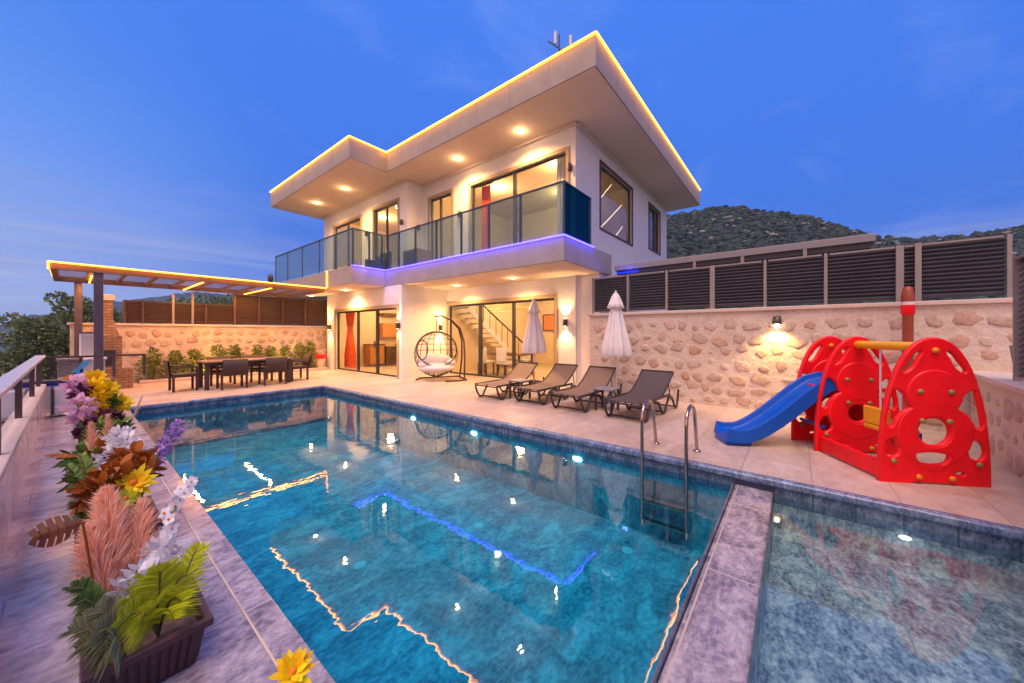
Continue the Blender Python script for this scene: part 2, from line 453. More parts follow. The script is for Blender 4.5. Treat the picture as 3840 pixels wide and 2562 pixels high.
# ------------------------------------------------------------------ world & sun
def make_world():
    w = bpy.data.worlds.new('World'); sc.world = w; w.use_nodes = True
    nt = w.node_tree; bg = nt.nodes['Background']
    tc = N(nt, 'ShaderNodeTexCoord'); d = tc.outputs['Generated']
    sep = N(nt, 'ShaderNodeSeparateXYZ'); nt.links.new(d, sep.inputs[0])
    z = N(nt, 'ShaderNodeClamp'); nt.links.new(sep.outputs['Z'], z.inputs[0])
    def dot(vec, lo, hi):
        n = N(nt, 'ShaderNodeVectorMath', operation='DOT_PRODUCT'); n.inputs[1].default_value = vec
        nt.links.new(d, n.inputs[0])
        r = N(nt, 'ShaderNodeMapRange'); r.interpolation_type = 'SMOOTHSTEP'
        r.inputs['From Min'].default_value = lo; r.inputs['From Max'].default_value = hi
        nt.links.new(n.outputs['Value'], r.inputs['Value'])
        return r.outputs[0]
    front = ramp(nt, z.outputs[0], [(0, (.10, .28, .78)), (.12, (.036, .175, .72)), (.4, (.045, .19, .80)), (.7, (.055, .215, .86)), (1, (.045, .16, .70))])
    left = ramp(nt, z.outputs[0], [(0, (.46, .56, .84)), (.1, (.36, .50, .88)), (.25, (.20, .40, .95)), (.5, (.09, .28, .90)), (1, (.05, .17, .72))])
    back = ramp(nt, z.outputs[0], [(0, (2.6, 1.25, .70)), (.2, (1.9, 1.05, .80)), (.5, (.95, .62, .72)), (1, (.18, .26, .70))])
    col = mixc(nt, dot((-.60, .80, 0), .45, 1.0), front, left)
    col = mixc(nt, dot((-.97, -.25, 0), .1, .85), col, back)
    # thin dusk clouds: long low streaks, thicker in the west
    def clouds(scale3, rot, sc2, lo, hi, top, amount, tint, base, dist=.6):
        mp = N(nt, 'ShaderNodeMapping'); mp.inputs['Scale'].default_value = scale3; mp.inputs['Rotation'].default_value = rot
        nt.links.new(d, mp.inputs[0])
        cl = noise(nt, mp.outputs[0], sc2, 6, .6, dist)
        low = N(nt, 'ShaderNodeMapRange'); low.inputs['From Min'].default_value = top; low.inputs['From Max'].default_value = top * .3; nt.links.new(z.outputs[0], low.inputs['Value'])
        a = N(nt, 'ShaderNodeMath', operation='MULTIPLY'); nt.links.new(ramp(nt, cl, [(lo, (0, 0, 0)), (hi, (1, 1, 1))]), a.inputs[0]); nt.links.new(low.outputs[0], a.inputs[1])
        b = N(nt, 'ShaderNodeMath', operation='MULTIPLY'); nt.links.new(a.outputs[0], b.inputs[0]); b.inputs[1].default_value = amount
        return mixc(nt, b.outputs[0], base, tint)
    col = clouds((1.2, 1.2, 12), (.03, .05, .4), 1.3, .46, .68, .32, .95, (.27, .35, .68), col)
    col = clouds((1.0, 1.0, 20), (.02, .02, 1.4), 1.9, .50, .68, .22, .75, (.56, .60, .86), col)
    col = clouds((2.2, 2.2, 3.2), (.4, .2, .9), 1.7, .52, .80, 1.6, .5, (.24, .37, .95), col)
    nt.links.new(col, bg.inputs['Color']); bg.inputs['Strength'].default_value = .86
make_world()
sun = bpy.data.lights.new('dusk_glow_sun', 'SUN'); sun.energy = 2.6; sun.angle = radians(38); sun.color = (1, .73, .54)
so = bpy.data.objects.new('dusk_glow_sun', sun); COL.objects.link(so)
sd = Vector((.38, .14, -.95)).normalized()
so.rotation_euler = sd.to_track_quat('-Z', 'Y').to_euler()

def light(kind, loc, energy, col, parent=None, radius=.05, target=None, spot=None, blend=.6, name='lamp_light'):
    l = bpy.data.lights.new(name, kind); l.energy = energy; l.color = col
    if kind in ('POINT', 'SPOT'): l.shadow_soft_size = radius
    if spot: l.spot_size = radians(spot); l.spot_blend = blend
    o = bpy.data.objects.new(name, l); COL.objects.link(o); o.location = loc
    if target is not None:
        o.rotation_euler = (Vector(target) - Vector(loc)).to_track_quat('-Z', 'Y').to_euler()
    if parent is not None: o.parent = parent
    return o
WARM = (1.0, .50, .17)

# ================================================================== SETTING
WZ = -.16                      # water level
PX0, PX1, PY0, PY1 = .71, 4.5, .505, 10.5
def deck_faces(z):
    mb = MB()
    R = [(4.58, 9.4, -7, 15.9), (-.30, 4.58, 10.58, 15.9), (-1.6, -.30, 10.95, 15.9), (-.30, .63, 10.5, 10.58)]
    for x0, x1, y0, y1 in R: mb.quad((x0, y0, z), (x1, y0, z), (x1, y1, z), (x0, y1, z))
    mb.quad((-1.6, 15.9, z), (-1.6, 10.95, z), (-1.6, 10.95, z - 6), (-1.6, 15.9, z - 6))
    mb.quad((-1.6, 15.9, z - 6), (9.4, 15.9, z - 6), (9.4, 15.9, z), (-1.6, 15.9, z))
    return mb
tag(deck_faces(0).build('pool_deck', M['deck']), kind='structure')
tag(MB().box(-.42, .02, -4, 10.95, -6, -.03).build('walkway', M['path']), kind='structure')
mb = MB(); mb.box(.02, .5795, -4, 10.56, -1.6, .0); mb.box(.58, .71, -4, 10.56, -1.6, .003)
tag(mb.build('pool_coping', M['coping'], bevel=.006), kind='structure')
tag(MB().box(.574, .584, -4, 10.5, -.01, .0045).build('coping_joint', M['cap']), kind='structure')
mb = MB()
mb.box(4.47, 4.58, -7, 10.58, -.07, .004); mb.box(.71, 4.47, 10.47, 10.58, -.07, .004)
tag(mb.build('pool_edge_nosing', M['tile_dark'], bevel=.02, seg=3), kind='structure')
def basin(x0, x1, y0, y1, zf, zt):
    mb = MB()
    mb.quad((x1, y0, zf), (x1, y0, zt), (x1, y1, zt), (x1, y1, zf))
    mb.quad((x0, y0, zf), (x0, y1, zf), (x0, y1, zt), (x0, y0, zt))
    mb.quad((x0, y1, zf), (x1, y1, zf), (x1, y1, zt), (x0, y1, zt))
    mb.quad((x0, y0, zf), (x0, y0, zt), (x1, y0, zt), (x1, y0, zf))
    return mb
FLOOR = -1.0
tag(basin(PX0 - .01, PX1, PY0, PY1, -.24, -.06).build('pool_wall', M['wall_reflection_tile']), kind='structure')
tag(basin(PX0 - .01, PX1, PY0, PY1, FLOOR, -.24).build('pool_lower_wall', M['tile']), kind='structure')
tag(basin(PX0 - .01, PX1, -7, .165, -.24, -.06).build('paddling_pool_wall', M['wall_reflection_tile']), kind='structure')
tag(basin(PX0 - .01, PX1, -7, .165, -.48, -.24).build('paddling_pool_lower_wall', M['kid_tile']), kind='structure')
tag(MB().quad((PX0 - .01, PY0, FLOOR), (PX1, PY0, FLOOR), (PX1, PY1, FLOOR), (PX0 - .01, PY1, FLOOR)).build('pool_floor', M['tile']), kind='structure')
tag(MB().quad((PX0 - .01, -7, -.48), (PX1, -7, -.48), (PX1, .165, -.48), (PX0 - .01, .165, -.48)).build('paddling_pool_floor', M['kid_tile']), kind='structure')
tag(MB().box(PX0 + .002, PX1 - .002, .168, .502, FLOOR - .1, WZ + .03).build('pool_divider', M['coping'], bevel=.008), kind='structure')
def sheet(x0, x1, y0, y1, z): return MB().quad((x0, y0, z), (x1, y0, z), (x1, y1, z), (x0, y1, z))
tag(sheet(PX0 - .005, PX1, PY0 - .002, PY1, WZ).build('water', M['water']), kind='structure')
tag(sheet(PX0 - .005, PX1, -7, .167, WZ).build('paddling_pool_water', M['kid_water']), kind='structure')

# valley ground, hills
def terrain():
    mb = MB(); n = 40; S = 1150
    g = random.Random(3)
    pts = []
    for j in range(n + 1):
        for i in range(n + 1):
            x = -S + 2 * S * i / n; y = -S + 2 * S * j / n
            pts.append((x, y, -14 + g.uniform(-1.5, 1.5)))
    mb.add(pts, [(j * (n + 1) + i, j * (n + 1) + i + 1, (j + 1) * (n + 1) + i + 1, (j + 1) * (n + 1) + i) for j in range(n) for i in range(n)], True)
    return mb.build('ground', M['valley'])
tag(terrain(), kind='structure')

def hill(name, sil, R, base_r, base_z, mat, seed, back=.6, amp=.05, nr=26, sub=6, wob=.012):
    """ridge whose crest at distance R follows the silhouette (px,py) points"""
    g = random.Random(seed); mb = MB(); cols = []
    xs = []
    for (a, b), (c, d) in zip(sil[:-1], sil[1:]):
        for k in range(sub): xs.append((a + (c - a) * k / sub, b + (d - b) * k / sub))
    xs.append(sil[-1])
    pts = []; n = len(xs)
    off = [[g.uniform(-1, 1) for _ in range(n + 4)] for _ in range(nr + 10)]
    for i, (px, py) in enumerate(xs):
        d = ray(px, 765); dl = d.length; d = d / dl
        zc = CAMZ + (765 - py) / 810 * R / dl + g.uniform(-1, 1) * wob * 30
        for j in range(nr + 6):
            t = j / nr
            if t <= 1:
                r = base_r + (R - base_r) * t; s = t ** 1.15
                z = base_z + (zc - base_z) * s
            else:
                r = R * (1 + (t - 1) * 2); z = zc - (zc - base_z) * (t - 1) * back * 2
            jit = amp * (R - base_r) * .2 * off[j][i] * (1 if t < .93 else .25)
            pts.append((d.x * (r + jit), d.y * (r + jit), z + jit * .2))
    m = nr + 6
    mb.add(pts, [(i * m + j, (i + 1) * m + j, (i + 1) * m + j + 1, i * m + j + 1) for i in range(n - 1) for j in range(m - 1)], True)
    return mb.build(name, mat), pts, m
silR = [(1380, 520), (1480, 500), (1527, 494), (1560, 489), (1600, 482), (1640, 475), (1680, 473), (1720, 477), (1760, 484), (1810, 490), (1860, 496), (1900, 510), (1950, 524), (2000, 541), (2040, 547), (2100, 549), (2170, 545), (2250, 532), (2330, 522), (2420, 515), (2560, 505), (2750, 520)]
h, hp, hm_ = hill('hillside', silR, 260, 30, -4, M['hill'], 5, wob=.03)
tag(h, kind='structure')
silL = [(-900, 760), (-600, 735), (-350, 742), (-120, 756), (0, 745), (40, 732), (70, 724), (110, 722), (180, 712), (235, 695), (270, 692), (330, 686), (400, 675), (450, 670), (520, 676), (640, 668), (760, 660), (900, 640)]
h2, _, _ = hill('distant_hills', silL, 600, 200, -14, M['haze_blue'], 9, wob=.03, nr=14)
tag(h2, kind='structure')
def scrub():
    g = random.Random(11); mb = MB()
    quads = len(hp)
    for k in range(14000):
        i = g.randrange(len(hp) - hm_ - 1)
        if i % hm_ >= hm_ - 7: continue
        a, b_, c = Vector(hp[i]), Vector(hp[i + 1]), Vector(hp[i + hm_])
        u, v = g.random(), g.random()
        p = a + (b_ - a) * u + (c - a) * v
        if p.length < 60: continue
        r = .45 + 1.5 * g.random() ** 2
        vs = [p + Vector((g.uniform(-.3, .3) * r, g.uniform(-.3, .3) * r, r * 1.1))]
        n = 5; a0 = g.random() * 6
        for q in range(n):
            an = a0 + 2 * pi * q / n; rr = r * g.uniform(.7, 1.2)
            vs.append(p + Vector((cos(an) * rr, sin(an) * rr, r * g.uniform(.2, .6))))
        for q in range(n):
            an = a0 + 2 * pi * q / n
            vs.append(p + Vector((cos(an) * r * .8, sin(an) * r * .8, -r * .4)))
        fs = [(0, 1 + q, 1 + (q + 1) % n) for q in range(n)] + [(1 + q, 6 + q, 6 + (q + 1) % n, 1 + (q + 1) % n) for q in range(n)]
        mb.add(vs, fs)
    return mb.build('hill_scrub', leafmat('scrub_leaf', (.010, .026, .028), (.034, .056, .050), .9, 0))  # bluish distance haze is put into the leaf colours
tag(scrub(), 'dark green scrub bushes covering the rocky hillside', 'scrub', kind='stuff')

def rocks():
    g = random.Random(19); mb = MB()
    for k in range(260):
        i = g.randrange(len(hp) - hm_ - 1)
        if i % hm_ >= hm_ - 7 or (i % hm_ < 12 and g.random() < .6): continue
        a, b_, c = Vector(hp[i]), Vector(hp[i + 1]), Vector(hp[i + hm_])
        p = a + (b_ - a) * g.random() + (c - a) * g.random()
        if p.length < 70: continue
        for q in range(g.randint(1, 4)):
            r = g.uniform(.3, .85); e = p + Vector((g.uniform(-3, 3), g.uniform(-3, 3), r * .5))
            mb.ell(e, r * g.uniform(1, 2), r * g.uniform(1, 2), r, 6, 4, .3, g)
    return mb.build('hill_rocks', simple('pale_rock', (.20, .20, .21), .9, var=.3, scale=.6))
tag(rocks(), 'pale rock outcrops scattered over the scrubby hillside', 'rocks', kind='stuff')

# ================================================================== VILLA
villa = thing('villa', 'two storey white villa with overhanging roof, lit eaves and glass balcony', 'house', (0, 0, 0))
X1, X2, XU, YC, YR, YRU = 6.75, 8.70, 7.95, 4.72, 10.05, 11.45
ZS, ZR, ZB, ZF = 7.32, 8.0, 3.10, 3.66

def wall_plane(mb, axis, c, u0, u1, z0, z1, ops, t=.2):
    """wall with openings; axis 'x': plane x=c spanning y, 'y': plane y=c spanning x; thickness goes inward (+)"""
    us = sorted({u0, u1, *[o[0] for o in ops], *[o[1] for o in ops]}); zs = sorted({z0, z1, *[o[2] for o in ops], *[o[3] for o in ops]})
    def P(u, d, z): return (c + d, u, z) if axis == 'x' else (u, c + d, z)
    def inop(a, b): return any(o[0] < a < o[1] and o[2] < b < o[3] for o in ops)
    for a, b in zip(us[:-1], us[1:]):
        for e, f in zip(zs[:-1], zs[1:]):
            if inop((a + b) / 2, (e + f) / 2): continue
            for d in (0, t): mb.quad(P(a, d, e), P(b, d, e), P(b, d, f), P(a, d, f))
    for a, b, e, f in ops:
        mb.quad(P(a, 0, e), P(a, t, e), P(a, t, f), P(a, 0, f)); mb.quad(P(b, 0, e), P(b, t, e), P(b, t, f), P(b, 0, f))
        mb.quad(P(a, 0, f), P(b, 0, f), P(b, t, f), P(a, t, f))
        if e > z0 + .01: mb.quad(P(a, 0, e), P(b, 0, e), P(b, t, e), P(a, t, e))
    for u in (u0, u1): mb.quad(P(u, 0, z0), P(u, t, z0), P(u, t, z1), P(u, 0, z1))
    mb.quad(P(u0, 0, z1), P(u1, 0, z1), P(u1, t, z1), P(u0, t, z1))

G_R = (5.40, 9.98, .02, 2.52)      # ground right sliding door (y0,y1,z0,z1)
G_L = (10.28, 14.62, .02, 2.36)
U_R = (5.02, 8.80, ZF + .04, 6.62)
U_D = (9.80, 11.05, ZF + .04, 6.68)
U_L1 = (12.08, 13.80, ZF + .04, 6.66)
U_L2 = (14.90, 17.40, ZF + .04, 6.60)
S_1 = (10.29, 13.00, 4.78, 6.82)
S_2 = (14.96, 16.45, 5.03, 6.86)
XB = 17.35
for args in (('x', X1, YR, 15.4, 0, ZB, [G_L]), ('x', X2, YC, YR, 0, ZB, [G_R]), ('y', YR, X1 + .2, X2 + .2, 0, ZB, []),
             ('x', XU, YRU, 18.5, ZF, ZS, [U_L1, U_L2]), ('x', X2, YC, YRU, ZF, ZS, [U_R, U_D]), ('y', YRU, XU + .2, X2 + .2, ZF, ZS, []),
             ('y', YC, X2 + .2, XB, 0, ZB, []), ('y', YC, X2 + .2, XB, ZF, ZS, [S_1, S_2]),
             ('x', XB, YC, 18.5, 0, ZS, []), ('y', 15.2, X1 + .2, XB, 0, ZB, []), ('y', 18.3, XU + .2, XB, ZF, ZS, [])):
    mb = MB(); wall_plane(mb, *args); mb.build('wall', M['stucco'], villa)
# ground floor side wall above slab level seam is covered by the slab
MB().box(9.4, XB, YC + .001, YC + .199, ZB, ZF).build('wall', M['stucco'], villa)

def opening(name, axis, c, o, mull, frame, trim=True, pane='glass', fw=.06, tw=.11, hd=None):
    u0, u1, z0, z1 = o
    def B(mb, a, b, d0, d1, e, f):
        if axis == 'x': mb.box(c + d0, c + d1, a, b, e, f)
        else: mb.box(a, b, c + d0, c + d1, e, f)
    fr = MB(); g = .001
    B(fr, u0 + g, u0 + fw, .05, .13, z0, z1 - g); B(fr, u1 - fw, u1 - g, .05, .13, z0, z1 - g)
    B(fr, u0 + fw, u1 - fw, .052, .128, z1 - fw, z1 - g); B(fr, u0 + fw, u1 - fw, .052, .128, z0 + g, z0 + fw)
    for m_, w in mull:
        u = u0 + (u1 - u0) * m_; B(fr, u - w / 2, u + w / 2, .045, .125, z0 + fw, z1 - fw)
    f = fr.build(name, M[frame], villa, bevel=.006)
    pn = MB(); B(pn, u0 + fw, u1 - fw, .088, .094, z0 + fw, z1 - fw); pn.build('pane', M[pane], f)
    if trim:
        tb = MB()
        B(tb, u0 - tw, u0, -.03, .02, z0, z1 + tw); B(tb, u1, u1 + tw, -.03, .02, z0, z1 + tw); B(tb, u0, u1, -.03, .02, z1, z1 + tw)
        if z0 > 4.2: B(tb, u0 - tw, u1 + tw, -.035, .02, z0 - .06, z0)
        tb.build('trim', M['trim' if trim is True else trim], f, bevel=.008)
    if hd is not None:
        hb = MB(); B(hb, u0 + (u1 - u0) * hd - .015, u0 + (u1 - u0) * hd + .015, -.0, .04, z0 + .95, z0 + 1.2)
        hb.build('handle', M['steel'], f, bevel=.004)
    return f
opening('sliding_door', 'x', X2, G_R, [(.34, .10), (.66, .14)], 'frame', hd=.62)
opening('sliding_door', 'x', X1, G_L, [(.31, .12), (.62, .10)], 'frame', hd=.33)
opening('sliding_door', 'x', X2, U_R, [(.5, .12)], 'frame', hd=.46)
opening('balcony_door', 'x', X2, U_D, [(.55, .07)], 'frame', hd=.5)
opening('balcony_door', 'x', XU, U_L1, [(.5, .07)], 'frame', hd=.46)
opening('sliding_door', 'x', XU, U_L2, [(.5, .09)], 'frame', hd=.46)
opening('window', 'y', YC, S_1, [], 'frame_brown', trim='frame_brown', tw=.07, pane='glass_dark')
opening('window', 'y', YC, S_2, [(.62, .08)], 'frame_brown', trim='frame_brown', tw=.07, pane='glass_dark')

# roof
RX0, RX1, RY0, RYS, RXL, RYE = 7.11, 17.9, 3.37, 11.5, 5.75, 18.9
poly = [(RX0, RY0), (RX1, RY0), (RX1, RYE), (RXL, RYE), (RXL, RYS), (RX0, RYS)]
roof = MB().prism(poly, ZS, ZR).build('roof', M['fascia'], villa)
jt = MB()
for k in range(1, 7): jt.box(RX0 - .0025, RX0 + .002, RY0 + k * 1.2 - .004, RY0 + k * 1.2 + .004, ZS + .003, ZR - .003)
for k in range(1, 9): jt.box(RX0 + k * 1.2 - .004, RX0 + k * 1.2 + .004, RY0 - .0025, RY0 + .002, ZS + .003, ZR - .003)
for k in range(1, 6): jt.box(RXL - .0025, RXL + .002, RYS + k * 1.2 - .004, RYS + k * 1.2 + .004, ZS + .003, ZR - .003)
o_j = jt.build('panel_joint', M['trim_dark'], roof); o_j['kind'] = 'stuff'
ins = [(RX0 + .03, RY0 + .03), (RX1 - .03, RY0 + .03), (RX1 - .03, RYE - .03), (RXL + .03, RYE - .03), (RXL + .03, RYS + .03), (RX0 + .03, RYS + .03)]
MB().prism(ins, ZS - .012, ZS - .002).build('soffit', M['soffit'], roof)
def strip(poly_pts, z, w, h, out=.02):
    mb = MB()
    for a, b in zip(poly_pts[:-1], poly_pts[1:]):
        mb.bar((a[0], a[1], z), (b[0], b[1], z), w, h)
    return mb
o_ = .015
strip([(RXL - o_, RYE), (RXL - o_, RYS - o_), (RX0 - o_, RYS - o_), (RX0 - o_, RY0 - o_), (RX1, RY0 - o_)], ZR + .012, .042, .036).build('led_strip', M['led_warm'], roof)
cor = MB()
cor.bar((X2 - .05, YC - .05, ZS - .055), (X2 - .05, YRU - .05, ZS - .055), .09, .08); cor.bar((X2 - .005, YC - .05, ZS - .055), (XB, YC - .05, ZS - .055), .09, .08)
cor.bar((XU - .05, YRU - .05, ZS - .055), (XU - .05, 18.5, ZS - .055), .09, .08); cor.bar((XU - .005, YRU - .05, ZS - .055), (X2 - .095, YRU - .05, ZS - .055), .09, .08)
cor.build('cornice', M['soffit'], roof)
def downlight(x, y, z, par, e=45):
    d = MB().lathe([(.085, -.004), (.085, -.016), (.065, -.018)], 20, (x, y, z), smooth=False).build('downlight', M['white'], par)
    MB().lathe([(.062, -.019), (.06, -.026)], 20, (x, y, z), smooth=False).build('lamp', M['lamp'], d)
    light('SPOT', (x, y, z - .05), e * 3.4, WARM, d, .06, (x, y, z - 3), 150, .9, 'downlight_beam')
    light('POINT', (x, y, z - .12), e * .05, (1, .6, .28), d, .05, name='downlight_glow')
for x, y in ((8.06, 6.15), (8.02, 8.74), (6.86, 14.08), (6.83, 16.61)): downlight(x, y, ZS - .012, roof, 160)

# balcony slab
bp = [(6.77, 3.96), (9.35, 3.96), (9.35, YC - .004), (X2 - .003, YC - .004), (X2 - .003, YRU - .003), (XU - .003, YRU - .003), (XU - .003, 18.3), (5.58, 18.3), (5.58, 11.0), (6.77, 11.0)]
slab = MB().prism(bp, ZB + .01, ZF).build('balcony_slab', M['fascia'], villa)
bi = [(6.80, 3.99), (9.32, 3.99), (9.32, YC - .006), (X2 - .005, YC - .006), (X2 - .005, YR + .0), (6.80, YR + .0)]
MB().prism(bi, ZB - .004, ZB + .008).build('soffit', M['soffit'], slab)
MB().prism([(5.61, 11.03), (6.72, 11.03), (6.72, 18.27), (5.61, 18.27)], ZB - .004, ZB + .008).build('soffit', M['soffit'], slab)
MB().box(6.80, X1 - .004, YR + .004, 11.0, ZB - .004, ZB + .008).build('soffit', M['soffit'], slab) if X1 > 6.81 else None
MB().box(X1 + .2, XB - .01, YC + .2, 18.2, ZB + .012, ZF - .01).build('floor_slab', M['grey_block'], villa)
o2 = .014
strip([(5.58, 11.0 - o2), (6.77 - o2, 11.0 - o2), (6.77 - o2, 3.96 - o2), (8.22, 3.96 - o2)], ZF + .005, .03, .028).build('led_strip', M['led_blue'], slab)
def strip_light(a, b, col, e, par, dn=(0, 0, -1), wd=.03):
    a = Vector(a); b = Vector(b); l = bpy.data.lights.new('led_glow', 'AREA'); l.shape = 'RECTANGLE'; l.size = (b - a).length; l.size_y = wd; l.energy = e; l.color = col
    o = bpy.data.objects.new('led_glow', l); COL.objects.link(o); o.location = (a + b) / 2; o.parent = par
    d = (b - a).normalized(); zz = -Vector(dn).normalized(); yy = zz.cross(d)
    o.rotation_euler = Matrix((d, yy, zz)).transposed().to_euler()
BL = (.05, .04, 1.0)
strip_light((6.77 - .06, 4.0, ZF + .03), (6.77 - .06, 10.9, ZF + .03), BL, 22, slab, (.25, 0, -1))
strip_light((5.7, 11.0 - .06, ZF + .03), (6.7, 11.0 - .06, ZF + .03), BL, 6, slab, (0, .25, -1))
strip_light((6.85, 3.96 - .06, ZF + .03), (8.2, 3.96 - .06, ZF + .03), BL, 4, slab, (0, .25, -1))
light('POINT', (6.62, 10.86, ZF - .02), 1.6, BL, slab, .03, name='led_glow')
WL = (1, .42, .02)
zl = ZR + .02
strip_light((RX0 - .05, RY0, zl), (RX0 - .05, RYS, zl), WL, 24, roof, (-.5, 0, -1), .06)
strip_light((RXL - .05, RYS, zl), (RXL - .05, RYE, zl), WL, 21, roof, (-.5, 0, -1), .06)
strip_light((RXL, RYS - .05, zl), (RX0, RYS - .05, zl), WL, 4, roof, (0, -.5, -1), .06)
strip_light((RX0, RY0 - .05, zl), (RX1, RY0 - .05, zl), WL, 30, roof, (0, -.5, -1), .06)
for x, y in ((8.04, 8.81), (7.98, 6.36)): downlight(x, y, ZB - .004, slab, 110)
for x, y in ((6.3, 12.9), (6.35, 16.0)): downlight(x, y, ZB - .004, slab, 110)

# balcony railing
rail = bpy.data.objects.new('balcony_railing', None); COL.objects.link(rail); rail.parent = villa
ZG0, ZG1 = ZF + .05, 4.87
def railrun(pts, posts_on=True):
    for (a, b), mt in pts:
        a = Vector((*a, 0)); b = Vector((*b, 0))
        d = (b - a).normalized(); a2 = a + d * .035; b2 = b - d * .035
        g = MB(); g.bar((a2.x, a2.y, (ZG0 + ZG1) / 2), (b2.x, b2.y, (ZG0 + ZG1) / 2), .012, ZG1 - ZG0 - .02)
        g.build('glass_panel', M[mt], rail)
def post(x, y, w=.05):
    MB().box(x - w / 2, x + w / 2, y - w / 2, y + w / 2, ZF, ZG1 - .016).build('post', M['rail_metal'], rail, bevel=.005)
ys = [4.0, 5.21, 6.25, 7.29, 8.37, 9.40, 10.30, 10.95]
XG = 6.83
railrun([(((XG, a), (XG, b)), 'rail_glass') for a, b in zip(ys[:-1], ys[1:])])
for y in ys: post(XG, y)
xs = [5.64, 6.2, XG]
railrun([(((a, 11.06), (b, 11.06)), 'rail_glass') for a, b in zip(xs[:-1], xs[1:])])
for x in xs[:-1]: post(x, 11.06)
post(6.66, 11.06, .04)
yl = [11.06, 12.27, 13.5, 15.02, 16.5, 17.9]
railrun([(((5.64, a), (5.64, b)), 'rail_glass') for a, b in zip(yl[:-1], yl[1:])])
for y in yl[1:]: post(5.64, y, .03)
railrun([(((XG, 4.0), (8.11, 4.0)), 'navy_glass')])
post(8.13, 4.0, .04)
hr = MB()
for a, b in (((XG, 3.97), (XG, 11.06)), ((5.61, 11.06), (XG - .025, 11.06)), ((5.64, 11.09), (5.64, 17.92)), ((XG + .025, 4.0), (8.15, 4.0))):
    hr.bar((*a, ZG1), (*b, ZG1), .05, .03)
hr.build('handrail', M['rail_metal'], rail)

# rooms
def room(x0, x1, y0, y1, z0, z1, e, lights, ops=()):
    mb = MB(); wall_plane(mb, 'y', y0, x0, x1, z0, z1, list(ops), .004)
    mb.quad((x1, y0, z0), (x1, y1, z0), (x1, y1, z1), (x1, y0, z1))
    mb.quad((x0, y1, z0), (x1, y1, z0), (x1, y1, z1), (x0, y1, z1)); mb.quad((x0, y0, z1), (x1, y0, z1), (x1, y1, z1), (x0, y1, z1))
    r = mb.build('interior_wall', M['room'], villa)
    MB().quad((x0 - .25, y0, z0), (x1, y0, z0), (x1, y1, z0), (x0 - .25, y1, z0)).build('interior_floor', M['room_floor'], r)
    for x, y in lights:
        MB().lathe([(.10, z1 - .004), (.10, z1 - .03)], 16, (x, y, 0), smooth=False).build('ceiling_lamp', M['lamp'], r)
        light('POINT', (x, y, z1 - .35), e, (1, .64, .31), r, .15, name='room_light')
room(X2 + .205, 14.2, YC + .205, YR - .002, .015, ZB - .02, 85, [(10.6, 6.2), (11.0, 8.4), (13, 7.3)])
room(X1 + .205, 11.6, YR + .206, 15.19, .015, ZB - .02, 85, [(8.4, 11.6), (8.6, 13.6), (10.6, 12.4)])
room(X2 + .205, 13.9, YC + .205, YRU - .002, ZF + .012, ZS - .03, 80, [(10.3, 6.3), (10.6, 9.2), (12.5, 7.4)], [S_1])
room(XU + .205, 12.5, YRU + .206, 18.29, ZF + .012, ZS - .03, 80, [(9.6, 13.0), (9.8, 16)])
room(14.1, XB - .02, YC + .205, 9, ZF + .012, ZS - .03, 60, [(15.6, 7)], [S_2])
# staircase (part of the villa)
st = MB()
for k in range(13):
    x = 12.4 - k * .26; z = .19 * (k + 1)
    st.box(x - .28, x, 9.25, 9.98, z - .05, z)
st.bar((12.4, 9.24, .02), (9.02, 9.24, 2.45), .03, .24, (0, 0, 1))
stair = st.build('staircase', M['white'], villa)
hb = MB(); hb.tube([(12.5, 9.22, .98), (12.4, 9.22, 1.0), (9.0, 9.22, 3.0)], .035)
for k in range(10): hb.tube([(12.3 - k * .36, 9.22, .1 + .263 * k), (12.3 - k * .36, 9.22, 1.05 + .213 * k)], .014, 6)
hb.build('banister', M['frame'], stair)

# curtains and interior furniture: separate things
def curtain(name, label, axis, c, u0, u1, z0, z1, mat, tie=None):
    mb = MB(); n = 28; m = 14; vs = []
    for j in range(m + 1):
        t = j / m; z = z1 + (z0 - z1) * t
        sq = 1.0
        if tie: sq = .45 + .55 * min(1, abs(t - tie) / .45)
        mid = (u0 + u1) / 2
        for i in range(n + 1):
            u = mid + (u0 + (u1 - u0) * i / n - mid) * sq
            w = .035 * sin(i / n * pi * 9)
            vs.append((c + w, u, z) if axis == 'x' else (u, c + w, z))
    mb.add(vs, [(j * (n + 1) + i, j * (n + 1) + i + 1, (j + 1) * (n + 1) + i + 1, (j + 1) * (n + 1) + i) for j in range(m) for i in range(n)], True)
    t = thing(name, label, 'curtain', (0, 0, 0), 0, None)
    mb.build('cloth', M[mat], t)
    rb = MB()
    a = (c, u0 - .1, z1 + .03) if axis == 'x' else (u0 - .1, c, z1 + .03); b = (c, u1 + .1, z1 + .03) if axis == 'x' else (u1 + .1, c, z1 + .03)
    rb.tube([a, b], .015); rb.build('curtain_rod', M['frame'], t)
    return t
curtain('curtain', 'long red gathered curtain inside the left ground floor sliding door', 'x', X1 + .5, 13.95, 14.95, .06, 2.5, 'curtain_red', .35)
curtain('curtain', 'red curtain inside the big upstairs balcony door', 'x', X2 + .45, 8.3, 8.72, ZF + .06, 6.7, 'curtain_red')
curtain('curtain', 'white curtain inside the big upstairs balcony door beside the corner', 'x', X2 + .45, 5.05, 5.6, ZF + .06, 6.8, 'curtain_white')

